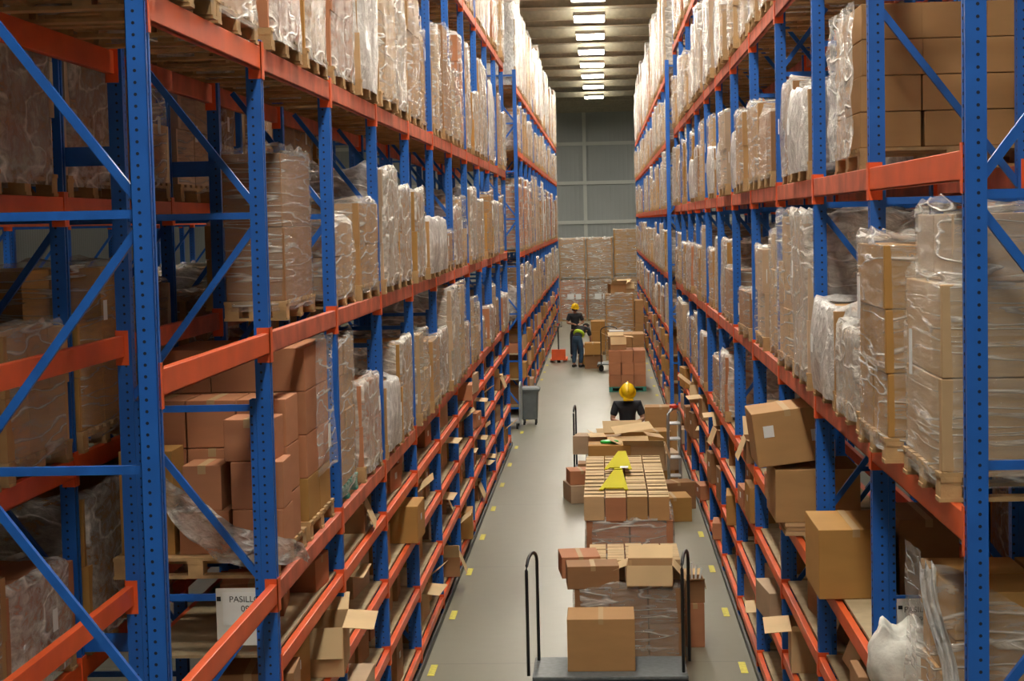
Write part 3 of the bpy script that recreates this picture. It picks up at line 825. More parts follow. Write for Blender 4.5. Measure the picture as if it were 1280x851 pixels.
shelf_cartons('left', LR, LX, -1, LY, (.19, .82, 1.41), SN, 1, 11, 3)
shelf_cartons('left', LR, LX, -1, LY, (2.0,), ('fourth',), 3, 11, 3, .36)
put_carton(7, 'low reddish carton under the bare pallet level, left rack', (-2.3, 11.25, 2.018), .1)
put_carton(7, 'low reddish carton on the board right of the aisle sign, left rack', (-2.22, 11.95, 2.018), 1.5)
put_carton(5, 'long dusty carton on the fourth shelf beyond the aisle sign, left rack', (-2.25, 13.2, 2.018), .1)
put_carton(4, 'low brown open carton on the fourth shelf between two near posts, left rack', (-2.28, 14.2, 2.018), .1)
shelf_cartons('right', RR, RX, 1, RY, (.19, .82, 1.42), SN, 1, 11, 3)
shelf_cartons('right', RR, RX, 1, RY, (2.02,), ('fourth',), 3, 5, 3, .9)
shelf_cartons('left', LR2, LX, -1, L2Y, (.19, .82, 1.41), SN, 0, 14, 2, .5, False, 1.0, (-.04, .04))
shelf_cartons('right', RR2, RX, 1, R2Y, (.19, .82, 1.42), SN, 0, 14, 2, .5, False, 1.0, (-.04, .04))

# big cartons on the right rack, 2.02 m level
zb = 2.02 + .018
def big(x0, x1, y0, y1, z, h, ci, label, ry=0, rz=0, lab=None):
    o = carton_mesh(x1 - x0, y1 - y0, h, ci); o.location = ((x0 + x1) / 2, (y0 + y1) / 2, z); o.rotation_euler = (0, ry, rz)
    tag(o, label, 'carton'); 
    if lab:
        for (px_, pz_) in lab: paper(o, px_, -(y1 - y0) / 2 - .001, pz_, .08, .09, 'y')
    return o
big(1.30, 1.95, 13.55, 14.3, zb + .1, .41, 0, 'large square carton on the right rack under a leaning carton')
tag(MB().box(-.35, .35, -.4, .4, 0, .03).box(-.34, .33, -.38, .4, .034, .064).box(-.35, .32, -.39, .38, .068, .098).build('flattened_cartons', M['card'][1], loc=(1.72, 13.93, zb)), 'pile of flattened cartons under the big cartons on the right rack', 'cardboard')
big(1.17, 1.72, 13.55, 14.2, zb + .56, .42, 0, 'large carton with two white labels leaning into the aisle, right rack', A(-7), 0, [(-.16, .27), (.2, .2)])
big(1.35, 1.83, 11.25, 12.0, zb, .45, 3, 'amber carton on the right rack between two near posts')
big(1.87, 2.25, 11.3, 12.0, zb, .50, 4, 'dark carton beside the amber carton on the right rack')
t = rounded_load('wrapped_pallet_load', 'loosely wrapped amber cartons at the bottom right corner of the view', 1.50, 2.42, 7.75, 8.6, 2.04, .66, 3, None, 321, ny=2, nx=2, lay=3)
rows = []
for i in range(16):
    f = i / 15; row = []
    for j in range(40):
        g = j / 39
        # sheet runs along aisle side (y from near to far) then across the near face
        if g < .35: x, y = -.52, .18 - (g / .35) * .64
        else: x, y = -.52 + (g - .35) / .65 * 1.0, -.47
        zt = .93 - max(0, (g - .38)) * .95
        z_ = .05 + (zt - .05) * f
        nn = noise.noise(Vector((g * 14, f * 3 + g * 9, 4))) * .035
        row.append((x - (nn + .03 if g < .4 else 0) , y - (nn + .03 if g > .3 else 0), z_))
    rows.append(row)
MB().grid(rows).build('stretch_film', M['film'][0], t, smooth=True)
rows = []
for i in range(12):
    f = i / 11; row = []
    for j in range(9):
        g = j / 8 - .5
        row.append((-.50 + .05 * math.sin(f * 5) + g * .07 - .03, -.50 - .04 * math.cos(j * 2.3) - .03, .15 + .78 * f + .02 * math.sin(j * 2)))
    rows.append(row)
MB().grid(rows).build('film_bunch', M['film'][3], t, smooth=True)
# open white sack
def sack(name, label, x, y, z, r_, h, seed):
    rows = []
    for i in range(15):
        f = i / 14
        rr = r_ * (.82 + .3 * math.sin(math.pi * min(1, f * 1.1))) * (1 if f < .9 else .95)
        rows.append([((rr * (1 + .10 * noise.noise(Vector((math.cos(a) * 2, math.sin(a) * 2, f * 3 + seed))))) * math.cos(a), (rr * (1 + .10 * noise.noise(Vector((math.cos(a) * 2, math.sin(a) * 2, f * 3 + seed))))) * math.sin(a), h * f + (.03 * math.sin(a * 5 + seed) if f > .9 else 0)) for a in [2 * math.pi * k_ / 32 for k_ in range(32)]])
    rows.append([(p[0] * .8, p[1] * .8, p[2] - .04) for p in rows[-1]])
    rows.append([(p[0] * .7, p[1] * .7, h * .72) for p in rows[-2]])
    rows.append([(p[0] * .1, p[1] * .1, h * .70) for p in rows[-1]])
    o = MB().grid(rows, closed=True).build(name, M['sack'], loc=(x, y, z), smooth=True)
    return tag(o, label, 'sack')
sack('woven_sack', 'open white woven sack on the right rack beside loosely wrapped cartons', 1.54, 9.1, zb, .19, .33, 2)

# aisle signs
def sign(label, x, y, z, w_, h, lines, backing=True):
    t = thing('aisle_sign', label, 'sign', (x, y, z))
    MB().box(-w_ / 2, w_ / 2, .006, .012, 0, h).build('backing_board', M['housing'], t)
    MB().box(-w_ / 2 + .04, w_ / 2 + .0, 0, .003, h * .36, h * .93).build('sheet', M['paper'], t)
    MB().box(-w_ / 2 + .006, -w_ / 2 + .03, -.002, .0, h * .78, h * .86).build('clip', M['black'], t)
    for k_, (s, sz, zz) in enumerate(lines):
        cu = bpy.data.curves.new('lettering', 'FONT'); cu.body = s; cu.size = sz; cu.align_x = 'CENTER'; cu.extrude = .0006
        tmp = bpy.data.objects.new('tmp', cu); COL.objects.link(tmp)
        dg = bpy.context.evaluated_depsgraph_get()
        me = bpy.data.meshes.new_from_object(tmp.evaluated_get(dg)); me.materials.clear(); me.materials.append(M['print'])
        bpy.data.objects.remove(tmp)
        o = bpy.data.objects.new('lettering', me); COL.objects.link(o); o.parent = t
        o.location = (0, -.001, zz); o.rotation_euler = (math.pi / 2, 0, 0)
    return t
sign('white PASILLO aisle sign hung on a blue brace below the loose terracotta cartons', -2.10, 9.953, 2.09, .34, .335, [('PASILLO', .05, .255), ('09', .05, .2), ('LA', .05, .145)])
sign('white PASILLO aisle sign hung on the right rack beside the woven sack', 1.71, 9.70, 2.115, .24, .26, [('PASILLO', .045, .185), ('09', .045, .13)])

# ------------------------------------------------------------------ things in the aisle
def hoop(mb, p, dx, dy, h, r_=.016):
    pts = [(p[0] - dx / 2, p[1] - dy / 2, p[2]), (p[0] - dx / 2, p[1] - dy / 2, h - .12)]
    for k_ in range(9):
        a = math.pi * k_ / 8
        pts.append((p[0] - dx / 2 * math.cos(a), p[1] - dy / 2 * math.cos(a), h - .12 + .12 * math.sin(a)))
    pts.append((p[0] + dx / 2, p[1] + dy / 2, p[2]))
    return mb.tube(pts, r_, 10)
def platform_cart(label, x, y, L=1.46, W=.76, rz=0, hh=1.34, sides=(-1, 1), tilt=.08, mat='black'):
    t = thing('platform_cart', label, 'cart', (x, y, 0), rz)
    o = MB().box(-L / 2, L / 2, -W / 2, W / 2, .2, .24).build('deck', M['greydeck'], t); bevel(o, .01)
    fr = MB()
    for s in (-1, 1): fr.box(-L / 2, L / 2, s * W / 2 - .02, s * W / 2 + .02, .15, .2)
    fr.build('frame', M[mat], t)
    for s in sides:
        hoop(MB(), (s * L / 2, 0, .22), tilt, .5, hh).build('handle', M[mat], t, smooth=True)
    for sx in (-1, 1):
        for sy in (-1, 1):
            wv = MB(); n = 16
            pts = [(sx * (L / 2 - .15), sy * (W / 2 - .1) , .075)]
            mtx = Matrix.Translation((sx * (L / 2 - .15), sy * (W / 2 - .1), .075)) @ Matrix.Rotation(math.pi / 2, 4, 'Y')
            b0 = len(wv.v); wv.lathe([(.03, -.02), (.07, -.02), (.075, 0), (.07, .02), (.03, .02)], 18)
            wv.v = [tuple(mtx @ Vector(p)) for p in wv.v]
            wv.box(sx * (L / 2 - .15) - .03, sx * (L / 2 - .15) + .03, sy * (W / 2 - .1) - .03, sy * (W / 2 - .1) + .03, .135, .16)
            wv.build('caster', M['rubber'], t, smooth=False)
    return t
platform_cart('black-handled platform cart with grey deck at the bottom of the aisle', .0, 16.62)
big(-.40, .24, 16.42, 16.96, .241, .50, 0, 'large plain carton standing on the platform cart')
# pallet load behind the cart
def floor_pallet(label, x0, x1, y0, y1, h, ci, fi, seed, pal='wood', **kw):
    return rounded_load('wrapped_pallet_load', label, x0, x1, y0, y1, .001, h, ci, fi, seed, pal=pal, **kw)
floor_pallet('film-wrapped brown carton pallet directly behind the platform cart', -.36, .77, 17.35, 18.75, .70, 4, 0, 401, ny=3, nx=3, lay=2)
def top_rows(x0, x1, y0, y1, z, nx, ny, what, seed, hh=.2, gap=.008, states=(2, 0)):
    r = random.Random(seed)
    w_ = (x1 - x0) / nx; d_ = (y1 - y0) / ny
    ps = []
    for v in range(3):
        b = MB(); th = .005; a, c = w_ / 2 - gap, d_ / 2 - gap / 2
        b.box(-a, a, -c, c, 0, th).box(-a, -a + th, -c, c, th, hh).box(a - th, a, -c, c, th, hh).box(-a + th, a - th, -c, -c + th, th, hh).box(-a + th, a - th, c - th, c, th, hh)
        o = b.build('small_carton', M['card'][(1, 0, 2)[v]]); tag(o, 'x', 'carton')
        for s in (-1, 1):
            an = r.uniform(.0, .12)
            f = MB().box(-a, a, 0, c * .96, -.0015, .0015).build('flap', M['flap'], o)
            f.location = (0, s * c, hh + .002); f.rotation_euler = (an * (1) , 0, math.pi if s > 0 else 0)
        kids(o); ps.append(o)
    for j in range(ny):
        for i in range(nx):
            o = place(ps[r.randrange(3) if i + j else 0], 'small flap-topped carton, %s row from the front, %s from left, %s' % (ORD[j], ORD[i], what),
                  (x0 + w_ * (i + .5), y0 + d_ * (j + .5), z + r.uniform(0, .012)), r.uniform(-.03, .03) * (1), 'small cartons ' + what)
    for p_ in ps:
        if p_.name not in USED:
            for c_ in kids(p_): bpy.data.objects.remove(c_)
            bpy.data.objects.remove(p_)
top_rows(-.2, .74, 17.75, 18.7, .83, 5, 6, 'behind the cart', 5, .2)
big(-.42, .10, 17.36, 17.72, .832, .23, 4, 'wide brown carton overhanging the left side of the pallet behind the cart', 0, .06)
put_carton(7, 'small reddish carton on the left edge of the pallet behind the cart', (-.30, 18.1, .842), .1)
o = open_carton(.46, .4, .22, 1, (A(-50), A(30), A(-20), A(-75))); place(o, 'pale open carton with a hanging front flap on the cart pallet', (.42, 17.55, .842), -.05)
big(.80, .99, 18.3, 18.7, .001, .46, 2, 'narrow reddish carton on the floor right of the pallet behind the cart', 0, .05)
o = open_carton(.2, .3, .24, 4, (A(-80), A(30), A(-80), A(20))); place(o, 'narrow open carton holding paper rolls right of the platform cart', (.90, 18.5, .463), .05)
for i in range(3):
    tag(MB().tube([(0, 0, 0), (.03 * (i - 1) + .03, .02 * i, .40 - .04 * i)], .011, 10).build('paper_roll', M['paper'], loc=(.88 + .025 * i, 18.47 + .03 * i, .472)),
        'thin white paper roll standing in the narrow open carton, %s one' % ('leftmost', 'middle', 'rightmost')[i], 'paper roll', 'paper rolls in the carton')
# second long pallet pair with the yellow sign
floor_pallet('long wrapped pallet of reddish cartons in the middle of the aisle', -.26, .77, 19.98, 21.7, .93, 2, 0, 402, ny=2, nx=2, lay=3)
floor_pallet('wrapped pallet hidden behind the long reddish one in the aisle', -.26, .77, 21.74, 23.56, .93, 0, 0, 403, ny=3, nx=2, lay=3)
top_rows(-.27, .72, 19.98, 23.5, 1.06, 4, 12, 'around the yellow sign', 8, .27)
def caution_sign(x, y, z, rz):
    t = thing('caution_sign', 'yellow folding caution sign lying flat on the small cartons', 'sign', (x, y, z), rz)
    for s, y0_ in ((1, 0), (1, .62)):
        mb = MB(); n = len(mb.v)
        prof = [(-.17, 0), (-.13, 0), (-.11, .05), (.11, .05), (.13, 0), (.17, 0), (.05, .6), (-.05, .6)]
        for zz in (0, .012): mb.v += [(px_, y0_ + py_, zz) for px_, py_ in prof]
        m_ = len(prof)
        mb.f.append(tuple(range(m_))[::-1]); mb.f.append(tuple(range(m_, 2 * m_))); mb.m += [0, 0]
        for i in range(m_): mb.f.append((i, (i + 1) % m_, m_ + (i + 1) % m_, m_ + i)); mb.m.append(0)
        mb.build('panel', M['yellow'], t)
    MB().box(-.05, .05, .59, .63, 0, .02).build('hinge', M['yellow'], t)
    MB().box(.02, .12, .64, .70, .013, .016).build('sticker', M['paper'], t)
    t.rotation_euler = (A(3), 0, rz)
    return t
caution_sign(.08, 20.35, 1.36, A(-3)).scale = (1, 2.0, 1)
# cluster around the worker
floor_pallet('wrapped cartons between the sign pallet and the worker', -.28, .80, 24.6, 25.7, .82, 0, 0, 404, ny=2, nx=3, lay=2)
put_carton(1, 'closed carton with a white label on top of the worker side pallet, left', (.05, 25.0, .96), 1.57)
put_carton(2, 'pale open carton with a white label, right of the green lid', (.55, 25.0, .96), 1.5)
o = open_carton(.62, .5, .3, 3, (A(-10), A(40), A(0), A(-30))); place(o, 'wide amber open carton in front of the worker', (.3, 26.6, .95), .1)
floor_pallet('low pallet of cartons just in front of the yellow-helmeted worker', -.30, .85, 26.1, 27.4, .80, 3, 0, 405, ny=2, nx=3, lay=2)
put_carton(5, 'dusty long carton in front of the worker, left side', (-.12, 26.8, .95), 1.4)
o = MB().box(-.3, .3, -.16, .16, 0, .004).build('cardboard_sheet', M['flap'], loc=(.4, 26.5, 1.36), rot=(A(14), A(-6), .2)); tag(o, 'loose pale cardboard sheet tilted across the open amber carton', 'cardboard')
o = MB().lathe([(.10, 0), (.12, .01), (.12, .03), (.1, .04)], 20).build('plastic_lid', M['green'], loc=(.22, 25.3, 1.33)); o.scale = (1.1, .7, 1); tag(o, 'bright green plastic lid lying among the cartons', 'lid')
o.location = (.05, 25.0, 1.325)
for i, (x, y, q, rz, lab) in enumerate((
    (.98, 26.3, 1, .1, 'amber carton on the floor beside the right rack, nearer of a pair'), (1.06, 27.3, 3, .3, 'brown carton on the floor beside the right rack, farther of a pair'),
    (-.42, 28.2, 5, .2, 'dusty carton on the floor left of the worker'), (-.2, 29.6, 3, 0, 'brown carton on the floor just behind the worker'),
    (.95, 29.2, 1, -.2, 'labelled carton on the floor right of the worker'), (.86, 31.0, 3, .1, 'tall brown carton behind the worker by the rack'),
    (.1, 31.5, 5, .1, 'dusty carton on the floor in front of the teal pallet'), (.62, 32.4, 0, .4, 'open kraft carton in front of the teal pallet'))):
    put_carton(q, lab, (x, y, .001), rz)
for i, (x, y, q, lab) in enumerate(((-.42, 28.2, 7, 'reddish carton stacked left of the worker'), (.95, 29.2, 5, 'dusty carton stacked right of the worker'), (.86, 31.0, 1, 'amber carton stacked behind the worker by the rack'), (.1, 31.5, 2, 'open pale carton stacked in front of the teal pallet'))):
    put_carton(q, lab, (x, y, {3: .425, 5: .285, 1: .365}.get({-.42: 5, .95: 1, .86: 3, .1: 5}[x])), .15)
big(.75, 1.35, 33.2, 33.7, .001, .95, 0, 'tall flat brown carton leaning area by the right rack', 0, 0)
# cart handle at the left of the worker and grey trolley at his right
platform_cart('small black-handled cart to the left of the yellow-helmeted worker', -.28, 30.4, L=.5, W=.7, hh=1.3, sides=(-1,), tilt=.03)
t = thing('grey_trolley', 'upright grey tubular trolley between the worker and the right rack', 'trolley', (1.1, 28.3, 0))
hoop(MB(), (0, 0, .06), .2, .35, 1.45, .025).build('frame', M['steel'], t, smooth=True)
mb = MB()
for z in (.35, .65, .95, 1.2): mb.box(-.1, .1, -.17, .17, z, z + .02)
mb.build('rungs', M['steel'], t); MB().box(-.18, .18, -.25, .25, .05, .09).build('base', M['steel'], t)
MB().lathe([(.05, 0), (.07, .02), (.07, .05), (.03, .07)], 16, (0, 0, 1.45)).build('cap', M['red'], t)
for sy in (-1, 1):
    MB().tube([(-.15, sy * .2, .04), (.15, sy * .2, .04)], .04, 12).build('wheel', M['rubber'], t)

# load on the teal pallet and the far aisle goods
t = rounded_load('wrapped_pallet_load', 'brown and reddish cartons stacked on a teal pallet in the far aisle', .10, 1.10, 46.0, 47.2, .001, .95, 2, None, 420, ny=2, nx=3, lay=3, pal='teal')
t = rounded_load('wrapped_pallet_load', 'kraft carton stack on a pallet beyond the teal pallet', .10, 1.12, 48.0, 49.2, .001, 1.25, 0, None, 421, ny=2, nx=3, lay=4)
rounded_load('wrapped_pallet_load', 'tall kraft cartons topped with pale flattened boards beyond the workers', .05, 1.0, 56.5, 57.7, .001, 2.0, 3, 0, 422, ny=2, nx=2, lay=4)
rounded_load('wrapped_pallet_load', 'mixed carton pallet next to the right rack in the far aisle', .75, 1.4, 60.5, 61.5, .001, 1.6, 0, None, 423, ny=2, nx=2, lay=4, missing=.3)
rounded_load('wrapped_pallet_load', 'amber carton pallet behind the pair of workers', -.45, .25, 58.8, 59.9, .001, 1.0, 3, None, 424, ny=2, nx=2, lay=3)
rounded_load('wrapped_pallet_load', 'low carton pallet between the far goods and the box wall', .2, 1.1, 66, 67.1, .001, 1.3, 4, None, 425, ny=2, nx=3, lay=3, missing=.3)
place(CP[3][0], 'lower carton on the floor beside the bending worker', (-.32, 53.6, .001), 0)
place(CP[1][0], 'upper carton beside the bending worker', (-.34, 53.6, .425), 0)
place(CP[1][0], 'carton on the floor just behind the bending worker\'s pair', (-.55, 54.4, .001), 0)
platform_cart('black hooped platform cart between the bending worker and the teal pallet load', .16, 52.6, L=.8, W=.7, rz=math.pi / 2, hh=1.35, sides=(-1,), tilt=.02)
for x, y, z, q, l in ((.45, 56.9, 2.13, 0, 'left'), (.75, 57.2, 2.13, 2, 'right')):
    put_carton(q, 'open carton on top of the tall kraft pallet, %s one' % l, (x, y, z), .2)
put_carton(2, 'open pale carton on top of the teal pallet load', (.35, 46.6, 1.08), .1)
o = MB().box(-.2, .2, -.14, .14, 0, .05).build('white_tray', M['paper'], loc=(.35, 49.0, 1.385)); tag(o, 'white flat tray on top of the kraft stack beyond the teal pallet', 'tray')

# the wall of wrapped boxes closing the aisle
bw = [(-1.95, -.75, 0), (-.72, .48, 1), (.5, 1.75, 2)]
for x0, x1, c in bw:
    for tier in range(2):
        nm = ('left', 'middle', 'right')[c]
        h = (1.72, 1.72) if c < 2 else (1.85, 1.95)
        t = rounded_load('wrapped_pallet_load', '%s wrapped carton block, %s column of the box wall closing the aisle' % (('lower', 'upper')[tier], nm),
                     x0, x1, 79, 80.1, .001 + tier * (h[0] + .155), h[tier] - .02, (2, 4, 0)[c] if tier == 0 else (0, 0, 3)[c], 0 if c < 2 else 2, 500 + c * 3 + tier, ny=2, nx=2, lay=5, amp=.02)
        if tier == 0 and c < 2:
            paper(t, -.1, -.62, 1.1, .3, .25, 'y'); paper(t, .25, -.62, 1.1, .25, .25, 'y')

# rubbish bin and steel trolley
t = thing('rubbish_bin', 'grey wheeled plastic rubbish bin in the gap between the left racks', 'rubbish bin', (-1.67, 39.0, 0))
mb = MB(); rows = []
def rr(hw, hd, z, n=5, r_=.06):
    out = []
    for cx, cy, a0 in ((hw - r_, hd - r_, 0), (-hw + r_, hd - r_, 90), (-hw + r_, -hd + r_, 180), (hw - r_, -hd + r_, 270)):
        for k_ in range(n):
            a = A(a0 + 90 * k_ / (n - 1)); out.append((cx + r_ * math.cos(a), cy + r_ * math.sin(a), z))
    return out
rows = [rr(.02, .02, .12, r_=.01), rr(.16, .2, .12), rr(.185, .24, .62), rr(.2, .26, .75), rr(.225, .28, .75), rr(.225, .28, .78), rr(.19, .25, .78), rr(.17, .22, .4), rr(.02, .02, .4, r_=.01)]
mb.grid(rows, closed=True).build('tub', M['bin'], t)
MB().grid([rr(.23, .285, .765), rr(.235, .29, .80), rr(.2, .25, .83), rr(.02, .02, .84, r_=.01)], closed=True).build('lid', M['bin'], t)
for sx in (-1, 1):
    for sy in (-1, 1):
        MB().tube([(sx * .13 - .02, sy * .16, .06), (sx * .13 + .02, sy * .16, .06)], .06, 14).box(sx * .13 - .025, sx * .13 + .025, sy * .16 - .03, sy * .16 + .03, .1, .13).build('caster', M['rubber'], t)
t = thing('steel_trolley', 'steel frame trolley standing behind the last post of the near left rack', 'trolley', (-2.12, 38.4, 0))
MB().box(-.28, .28, -.35, .35, .13, .17).build('platform', M['steel'], t)
for s in (-1, 1):
    hoop(MB(), (s * .27, 0, .15), .02, .5, 1.0, .02).build('handle', M['steel'], t, smooth=True)
for sx in (-1, 1):
    for sy in (-1, 1):
        MB().tube([(sx * .2 - .02, sy * .28, .065), (sx * .2 + .02, sy * .28, .065)], .065, 14).build('wheel', M['rubber'], t)
# pallet jack by the distant left rack
t = thing('pallet_jack', 'small orange and black pallet jack beside the distant left rack', 'pallet jack', (-1.45, 56.0, 0))
for s in (-1, 1): MB().box(s * .2 - .07, s * .2 + .07, .1, 1.2, .05, .1).build('fork', M['orange'], t)
MB().box(-.22, .22, -.12, .12, .08, .42).build('pump_body', M['orange'], t)
MB().tube([(0, 0, .4), (.0, -.18, 1.15)], .02, 8).tube([(-.12, -.18, 1.15), (.12, -.18, 1.15), (.12, -.22, 1.3), (-.12, -.22, 1.3)], .018, 8, closed=True).build('handle', M['black'], t)
MB().tube([(-.05, 0, .08), (.05, 0, .08)], .08, 14).build('wheel', M['rubber'], t)

# ------------------------------------------------------------------ people
M['skin'] = simple('skin', (.42, .23, .15), .55)
M['hair'] = simple('dark_hair', (.02, .014, .01), .7)
M['shirt'] = simple('dark_shirt', (.02, .022, .03), .8, noise_amt=.2)
M['jeans'] = simple('blue_jeans', (.03, .07, .13), .85, noise_amt=.25)
M['trousers'] = simple('dark_trousers', (.02, .02, .035), .85)
M['hiviz'] = simple('yellow_green_band', (.55, .85, .05), .5)
def skin_mesh(name, pts, edges, root, mat, parent, sub=2):
    me = bpy.data.meshes.new(name); keys = list(pts)
    me.from_pydata([pts[k_][0] for k_ in keys], [(keys.index(a), keys.index(b)) for a, b in edges], [])
    o = bpy.data.objects.new(name, me); COL.objects.link(o); o.parent = parent
    md = o.modifiers.new('skin', 'SKIN'); md.use_smooth_shade = True
    for i, k_ in enumerate(keys):
        r_ = pts[k_][1]; sv = me.skin_vertices[0].data[i]
        sv.radius = r_ if isinstance(r_, tuple) else (r_, r_); sv.use_root = (k_ == root)
    s = o.modifiers.new('subdivision', 'SUBSURF'); s.levels = sub; s.render_levels = sub
    me.materials.append(mat)
    return o
def hand_pts(P, E, wrist, side, d, up):
    """palm with four curled fingers and a thumb"""
    wv = Vector(P[wrist][0]); d = Vector(d).normalized(); up = Vector(up).normalized(); sd = d.cross(up).normalized()
    pc = side + 'palm'; P[pc] = (tuple(wv + d * .05), (.030, .018)); E.append((wrist, pc))
    for i, L in enumerate((.070, .080, .075, .058)):
        o_ = sd * ((i - 1.5) * .021)
        a, b, c = side + 'k%d' % i, side + 'm%d' % i, side + 't%d' % i
        P[a] = (tuple(wv + d * .095 + o_), .0095); P[b] = (tuple(wv + d * (.095 + L * .5) + o_ - up * .012), .0088); P[c] = (tuple(wv + d * (.095 + L * .85) + o_ - up * .035), .0075)
        E += [(pc, a), (a, b), (b, c)]
    P[side + 'h1'] = (tuple(wv + d * .045 - sd * .042 - up * .01), .0105); P[side + 'h2'] = (tuple(wv + d * .08 - sd * .052 - up * .022), .0085)
    E += [(pc, side + 'h1'), (side + 'h1', side + 'h2')]
def person(label, loc, rz, J, shirt, trousers, hat=True, band=False):
    """J: joint positions for pelvis, chest, neck, head and the limbs in the body's own frame"""
    t = thing('person', label, 'person', loc, rz)
    P, E = {}, []
    def add(k_, r_): P[k_] = (J[k_], r_)
    add('pelvis', (.10, .08)); add('waist', (.09, .08)); add('chest', (.095, .08)); add('neck', .055); add('jaw', .06); 
    E += [('pelvis', 'waist'), ('waist', 'chest'), ('chest', 'neck'), ('neck', 'jaw')]
    hd = (Vector(J['head']) - Vector(J['neck'])).normalized()
    P['head'] = (tuple(Vector(J['head']) + hd * .02), (.085, .1)); P['crown'] = (tuple(Vector(J['head']) + hd * .09), (.07, .08)); E += [('jaw', 'head'), ('head', 'crown')]
    for s in 'lr':
        add(s + 'sho', .062); add(s + 'elb', .043); add(s + 'wri', .028)
        add(s + 'hip', .088); add(s + 'kne', .06); add(s + 'ank', .042); add(s + 'toe', .035)
        E += [('chest', s + 'sho'), (s + 'sho', s + 'elb'), (s + 'elb', s + 'wri'), ('pelvis', s + 'hip'), (s + 'hip', s + 'kne'), (s + 'kne', s + 'ank'), (s + 'ank', s + 'toe')]
        dv = Vector(J[s + 'wri']) - Vector(J[s + 'elb'])
        hand_pts(P, E, s + 'wri', s, dv, (0, .3, 1) if abs(dv.normalized().z) < .8 else (0, 1, 0))
    body = skin_mesh('body', P, E, 'pelvis', M['skin'], t)
    # face: brow, nose, ears, mouth, eyes as shaped pieces of the head
    hc = Vector(J['head']); fw = Vector(J['face']).normalized(); up = hd; sd = fw.cross(up).normalized()
    Mh = Matrix.Translation(hc) @ Matrix((sd, fw, up)).transposed().to_4x4()
    f = MB(); f.bar((0, .095, .05), (0, .128, .0), .02, .022); f.bar((-.098, -.0, .0), (-.098, -.01, .06), .014, .03); f.bar((.098, 0, .0), (.098, -.01, .06), .014, .03)
    f.v = [tuple(Mh @ Vector(p)) for p in f.v]; bevel(f.build('nose_and_ears', M['skin'], t), .006, 3)
    f = MB(); f.box(-.04, -.02, .09, .102, .035, .047); f.box(.02, .04, .09, .102, .035, .047); f.box(-.022, .022, .092, .105, -.035, -.028)
    f.v = [tuple(Mh @ Vector(p)) for p in f.v]; f.build('eyes_and_mouth', M['hair'], t)
    h_ = MB().lathe([(.1, -.03), (.106, .03), (.1, .08), (.07, .125), (.02, .14)], 20)
    h_.v = [tuple(Mh @ (Vector((p[0] * .92, p[1] * 1.02 - .015, p[2])))) for p in h_.v]; h_.build('hair', M['hair'], t, smooth=True)
    if hat:
        h_ = MB().lathe([(.155, .055), (.155, .062), (.125, .07), (.128, .11), (.115, .155), (.08, .185), (.03, .198)], 28)
        h_.box(-.012, .012, -.1, .1, .16, .205)
        h_.box(-.09, .09, .1, .185, .055, .066)
        h_.v = [tuple(Mh @ Vector((p[0] * .92, p[1] * 1.08, p[2]))) for p in h_.v]; h_.build('hard_hat', M['hat'], t, smooth=True)['label'] = 'yellow hard hat'
    P2 = {'pelvis': (J['pelvis'], (.165, .125)), 'waist': (J['waist'], (.145, .12)), 'chest': (J['chest'], (.175, .15)), 'yoke': (tuple(Vector(J['chest']).lerp(Vector(J['neck']), .5)), (.15, .1)), 'collar': (tuple(Vector(J['chest']).lerp(Vector(J['neck']), .85)), .075)}
    E2 = [('pelvis', 'waist'), ('waist', 'chest'), ('chest', 'yoke'), ('yoke', 'collar')]
    for s in 'lr':
        P2[s + 'sho'] = (J[s + 'sho'], .078); m_ = Vector(J[s + 'sho']).lerp(Vector(J[s + 'elb']), .8); P2[s + 'slv'] = (tuple(m_), .066)
        E2 += [('yoke', s + 'sho'), (s + 'sho', s + 'slv')]
    skin_mesh('shirt', P2, E2, 'waist', shirt, t)
    P3 = {'pelvis': (tuple(Vector(J['pelvis']) - Vector((0, 0, .01))), (.17, .13)), 'belt': (tuple(Vector(J['pelvis']).lerp(Vector(J['waist']), .5)), (.15, .12))}; E3 = [('pelvis', 'belt')]
    for s in 'lr':
        P3[s + 'hip'] = (J[s + 'hip'], .103); P3[s + 'kne'] = (J[s + 'kne'], .075); P3[s + 'ank'] = (tuple(Vector(J[s + 'ank']) + Vector((0, 0, .03))), .062)
        E3 += [('pelvis', s + 'hip'), (s + 'hip', s + 'kne'), (s + 'kne', s + 'ank')]
        a = Vector(J[s + 'ank']); b = Vector(J[s + 'toe'])
        sh = MB().tube([(a.x, a.y - .05, .045), (a.x, a.y, .05), tuple(a.lerp(b, .6) * 1.0), (b.x, b.y + .02, .035)], [.04, .05, .045, .035], 12)
        sh.v = [(p[0], p[1], max(.0, p[2])) for p in sh.v]; sh.build('shoe', M['black'], t, smooth=True)
    skin_mesh('trousers', P3, E3, 'pelvis', trousers, t)
    if band:
        a = Vector(J['waist']); ax = (Vector(J['chest']) - Vector(J['pelvis'])).normalized(); sx = Vector((1, 0, 0)); sy = ax.cross(sx).normalized()
        Mx = Matrix.Translation(a) @ Matrix((sx, sy, ax)).transposed().to_4x4()
        b = MB().lathe([(.15, -.04), (.178, -.03), (.178, .03), (.15, .04)], 24)
        b.v = [tuple(Mx @ Vector((p[0] * 1.02, p[1] * .92, p[2]))) for p in b.v]; b.build('safety_band', M['hiviz'], t, smooth=True)['label'] = 'yellow-green band'
    return t
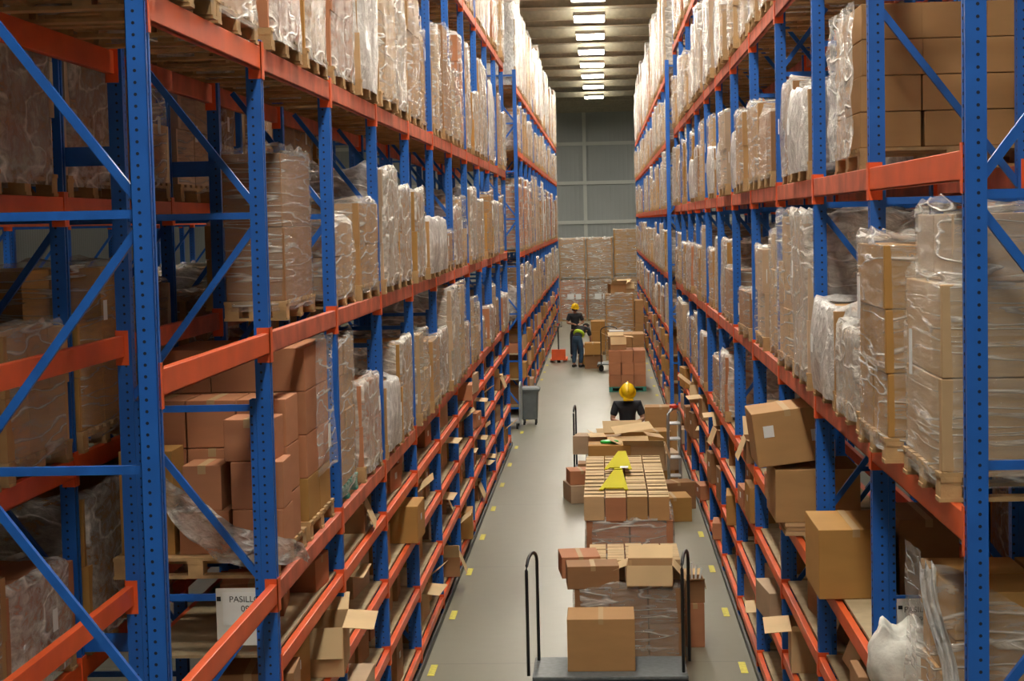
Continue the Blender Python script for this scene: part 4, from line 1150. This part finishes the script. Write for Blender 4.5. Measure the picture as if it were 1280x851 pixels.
def stand(look=-.25, head_dy=.02, arms='hang', spread=.11, step=.0):
    J = {'pelvis': (0, 0, .95), 'waist': (0, .0, 1.12), 'chest': (0, 0, 1.33), 'neck': (0, .0, 1.50), 'jaw': (0, .025, 1.555), 'head': (0, .03, 1.61), 'face': (0, 1, look)}
    if look < -.5: J['jaw'] = (0, .06, 1.55); J['head'] = (0, .09, 1.60)
    for s, k_ in (('l', -1), ('r', 1)):
        J[s + 'sho'] = (k_ * .185, 0, 1.43); J[s + 'hip'] = (k_ * .09, 0, .9); J[s + 'kne'] = (k_ * spread, .02 + step * k_ * .5, .5); J[s + 'ank'] = (k_ * (spread + .01), step * k_, .08); J[s + 'toe'] = (k_ * (spread + .03), step * k_ + .15, .04)
        if arms == 'hang': J[s + 'elb'] = (k_ * .24, -.01, 1.14); J[s + 'wri'] = (k_ * .25, .06, .90)
        else: J[s + 'elb'] = (k_ * .26, .04, 1.17); J[s + 'wri'] = (k_ * .12, .27, 1.15)
    return J
person('person in dark shirt and yellow hard hat working among the open cartons', (.37, 29.3, 0), math.pi * 1.02, stand(arms='front', look=-.9), M['shirt'], M['trousers'])
person('person standing in dark clothes and yellow hard hat, far down the aisle', (-.93, 57.5, 0), math.pi * 1.06, stand(arms='front'), M['shirt'], M['trousers'])
J = {'pelvis': (0, 0, .90), 'waist': (0, .12, 1.03), 'chest': (0, .30, 1.14), 'neck': (0, .46, 1.19), 'jaw': (0, .51, 1.2), 'head': (0, .57, 1.21), 'face': (0, .5, -1)}
for s, k_ in (('l', -1), ('r', 1)):
    J[s + 'sho'] = (k_ * .185, .38, 1.14); J[s + 'elb'] = (k_ * .22, .46, .88); J[s + 'wri'] = (k_ * .15, .58, .68)
    J[s + 'hip'] = (k_ * .09, 0, .86); J[s + 'kne'] = (k_ * .12, .05, .47); J[s + 'ank'] = (k_ * .12, -.03, .08); J[s + 'toe'] = (k_ * .14, .13, .04)
person('person bending over cartons in blue jeans with a bright safety band', (-.82, 54.0, 0), -.5, J, M['shirt'], M['jeans'], hat=False, band=True)

# remove first-built pieces that were never placed
for key, o in LOADS.items():
    if o.name not in USED:
        for c in list(o.children): bpy.data.objects.remove(c)
        bpy.data.objects.remove(o)
for o, *_r in CP:
    if o.name not in USED:
        for c in list(o.children): bpy.data.objects.remove(c)
        bpy.data.objects.remove(o)
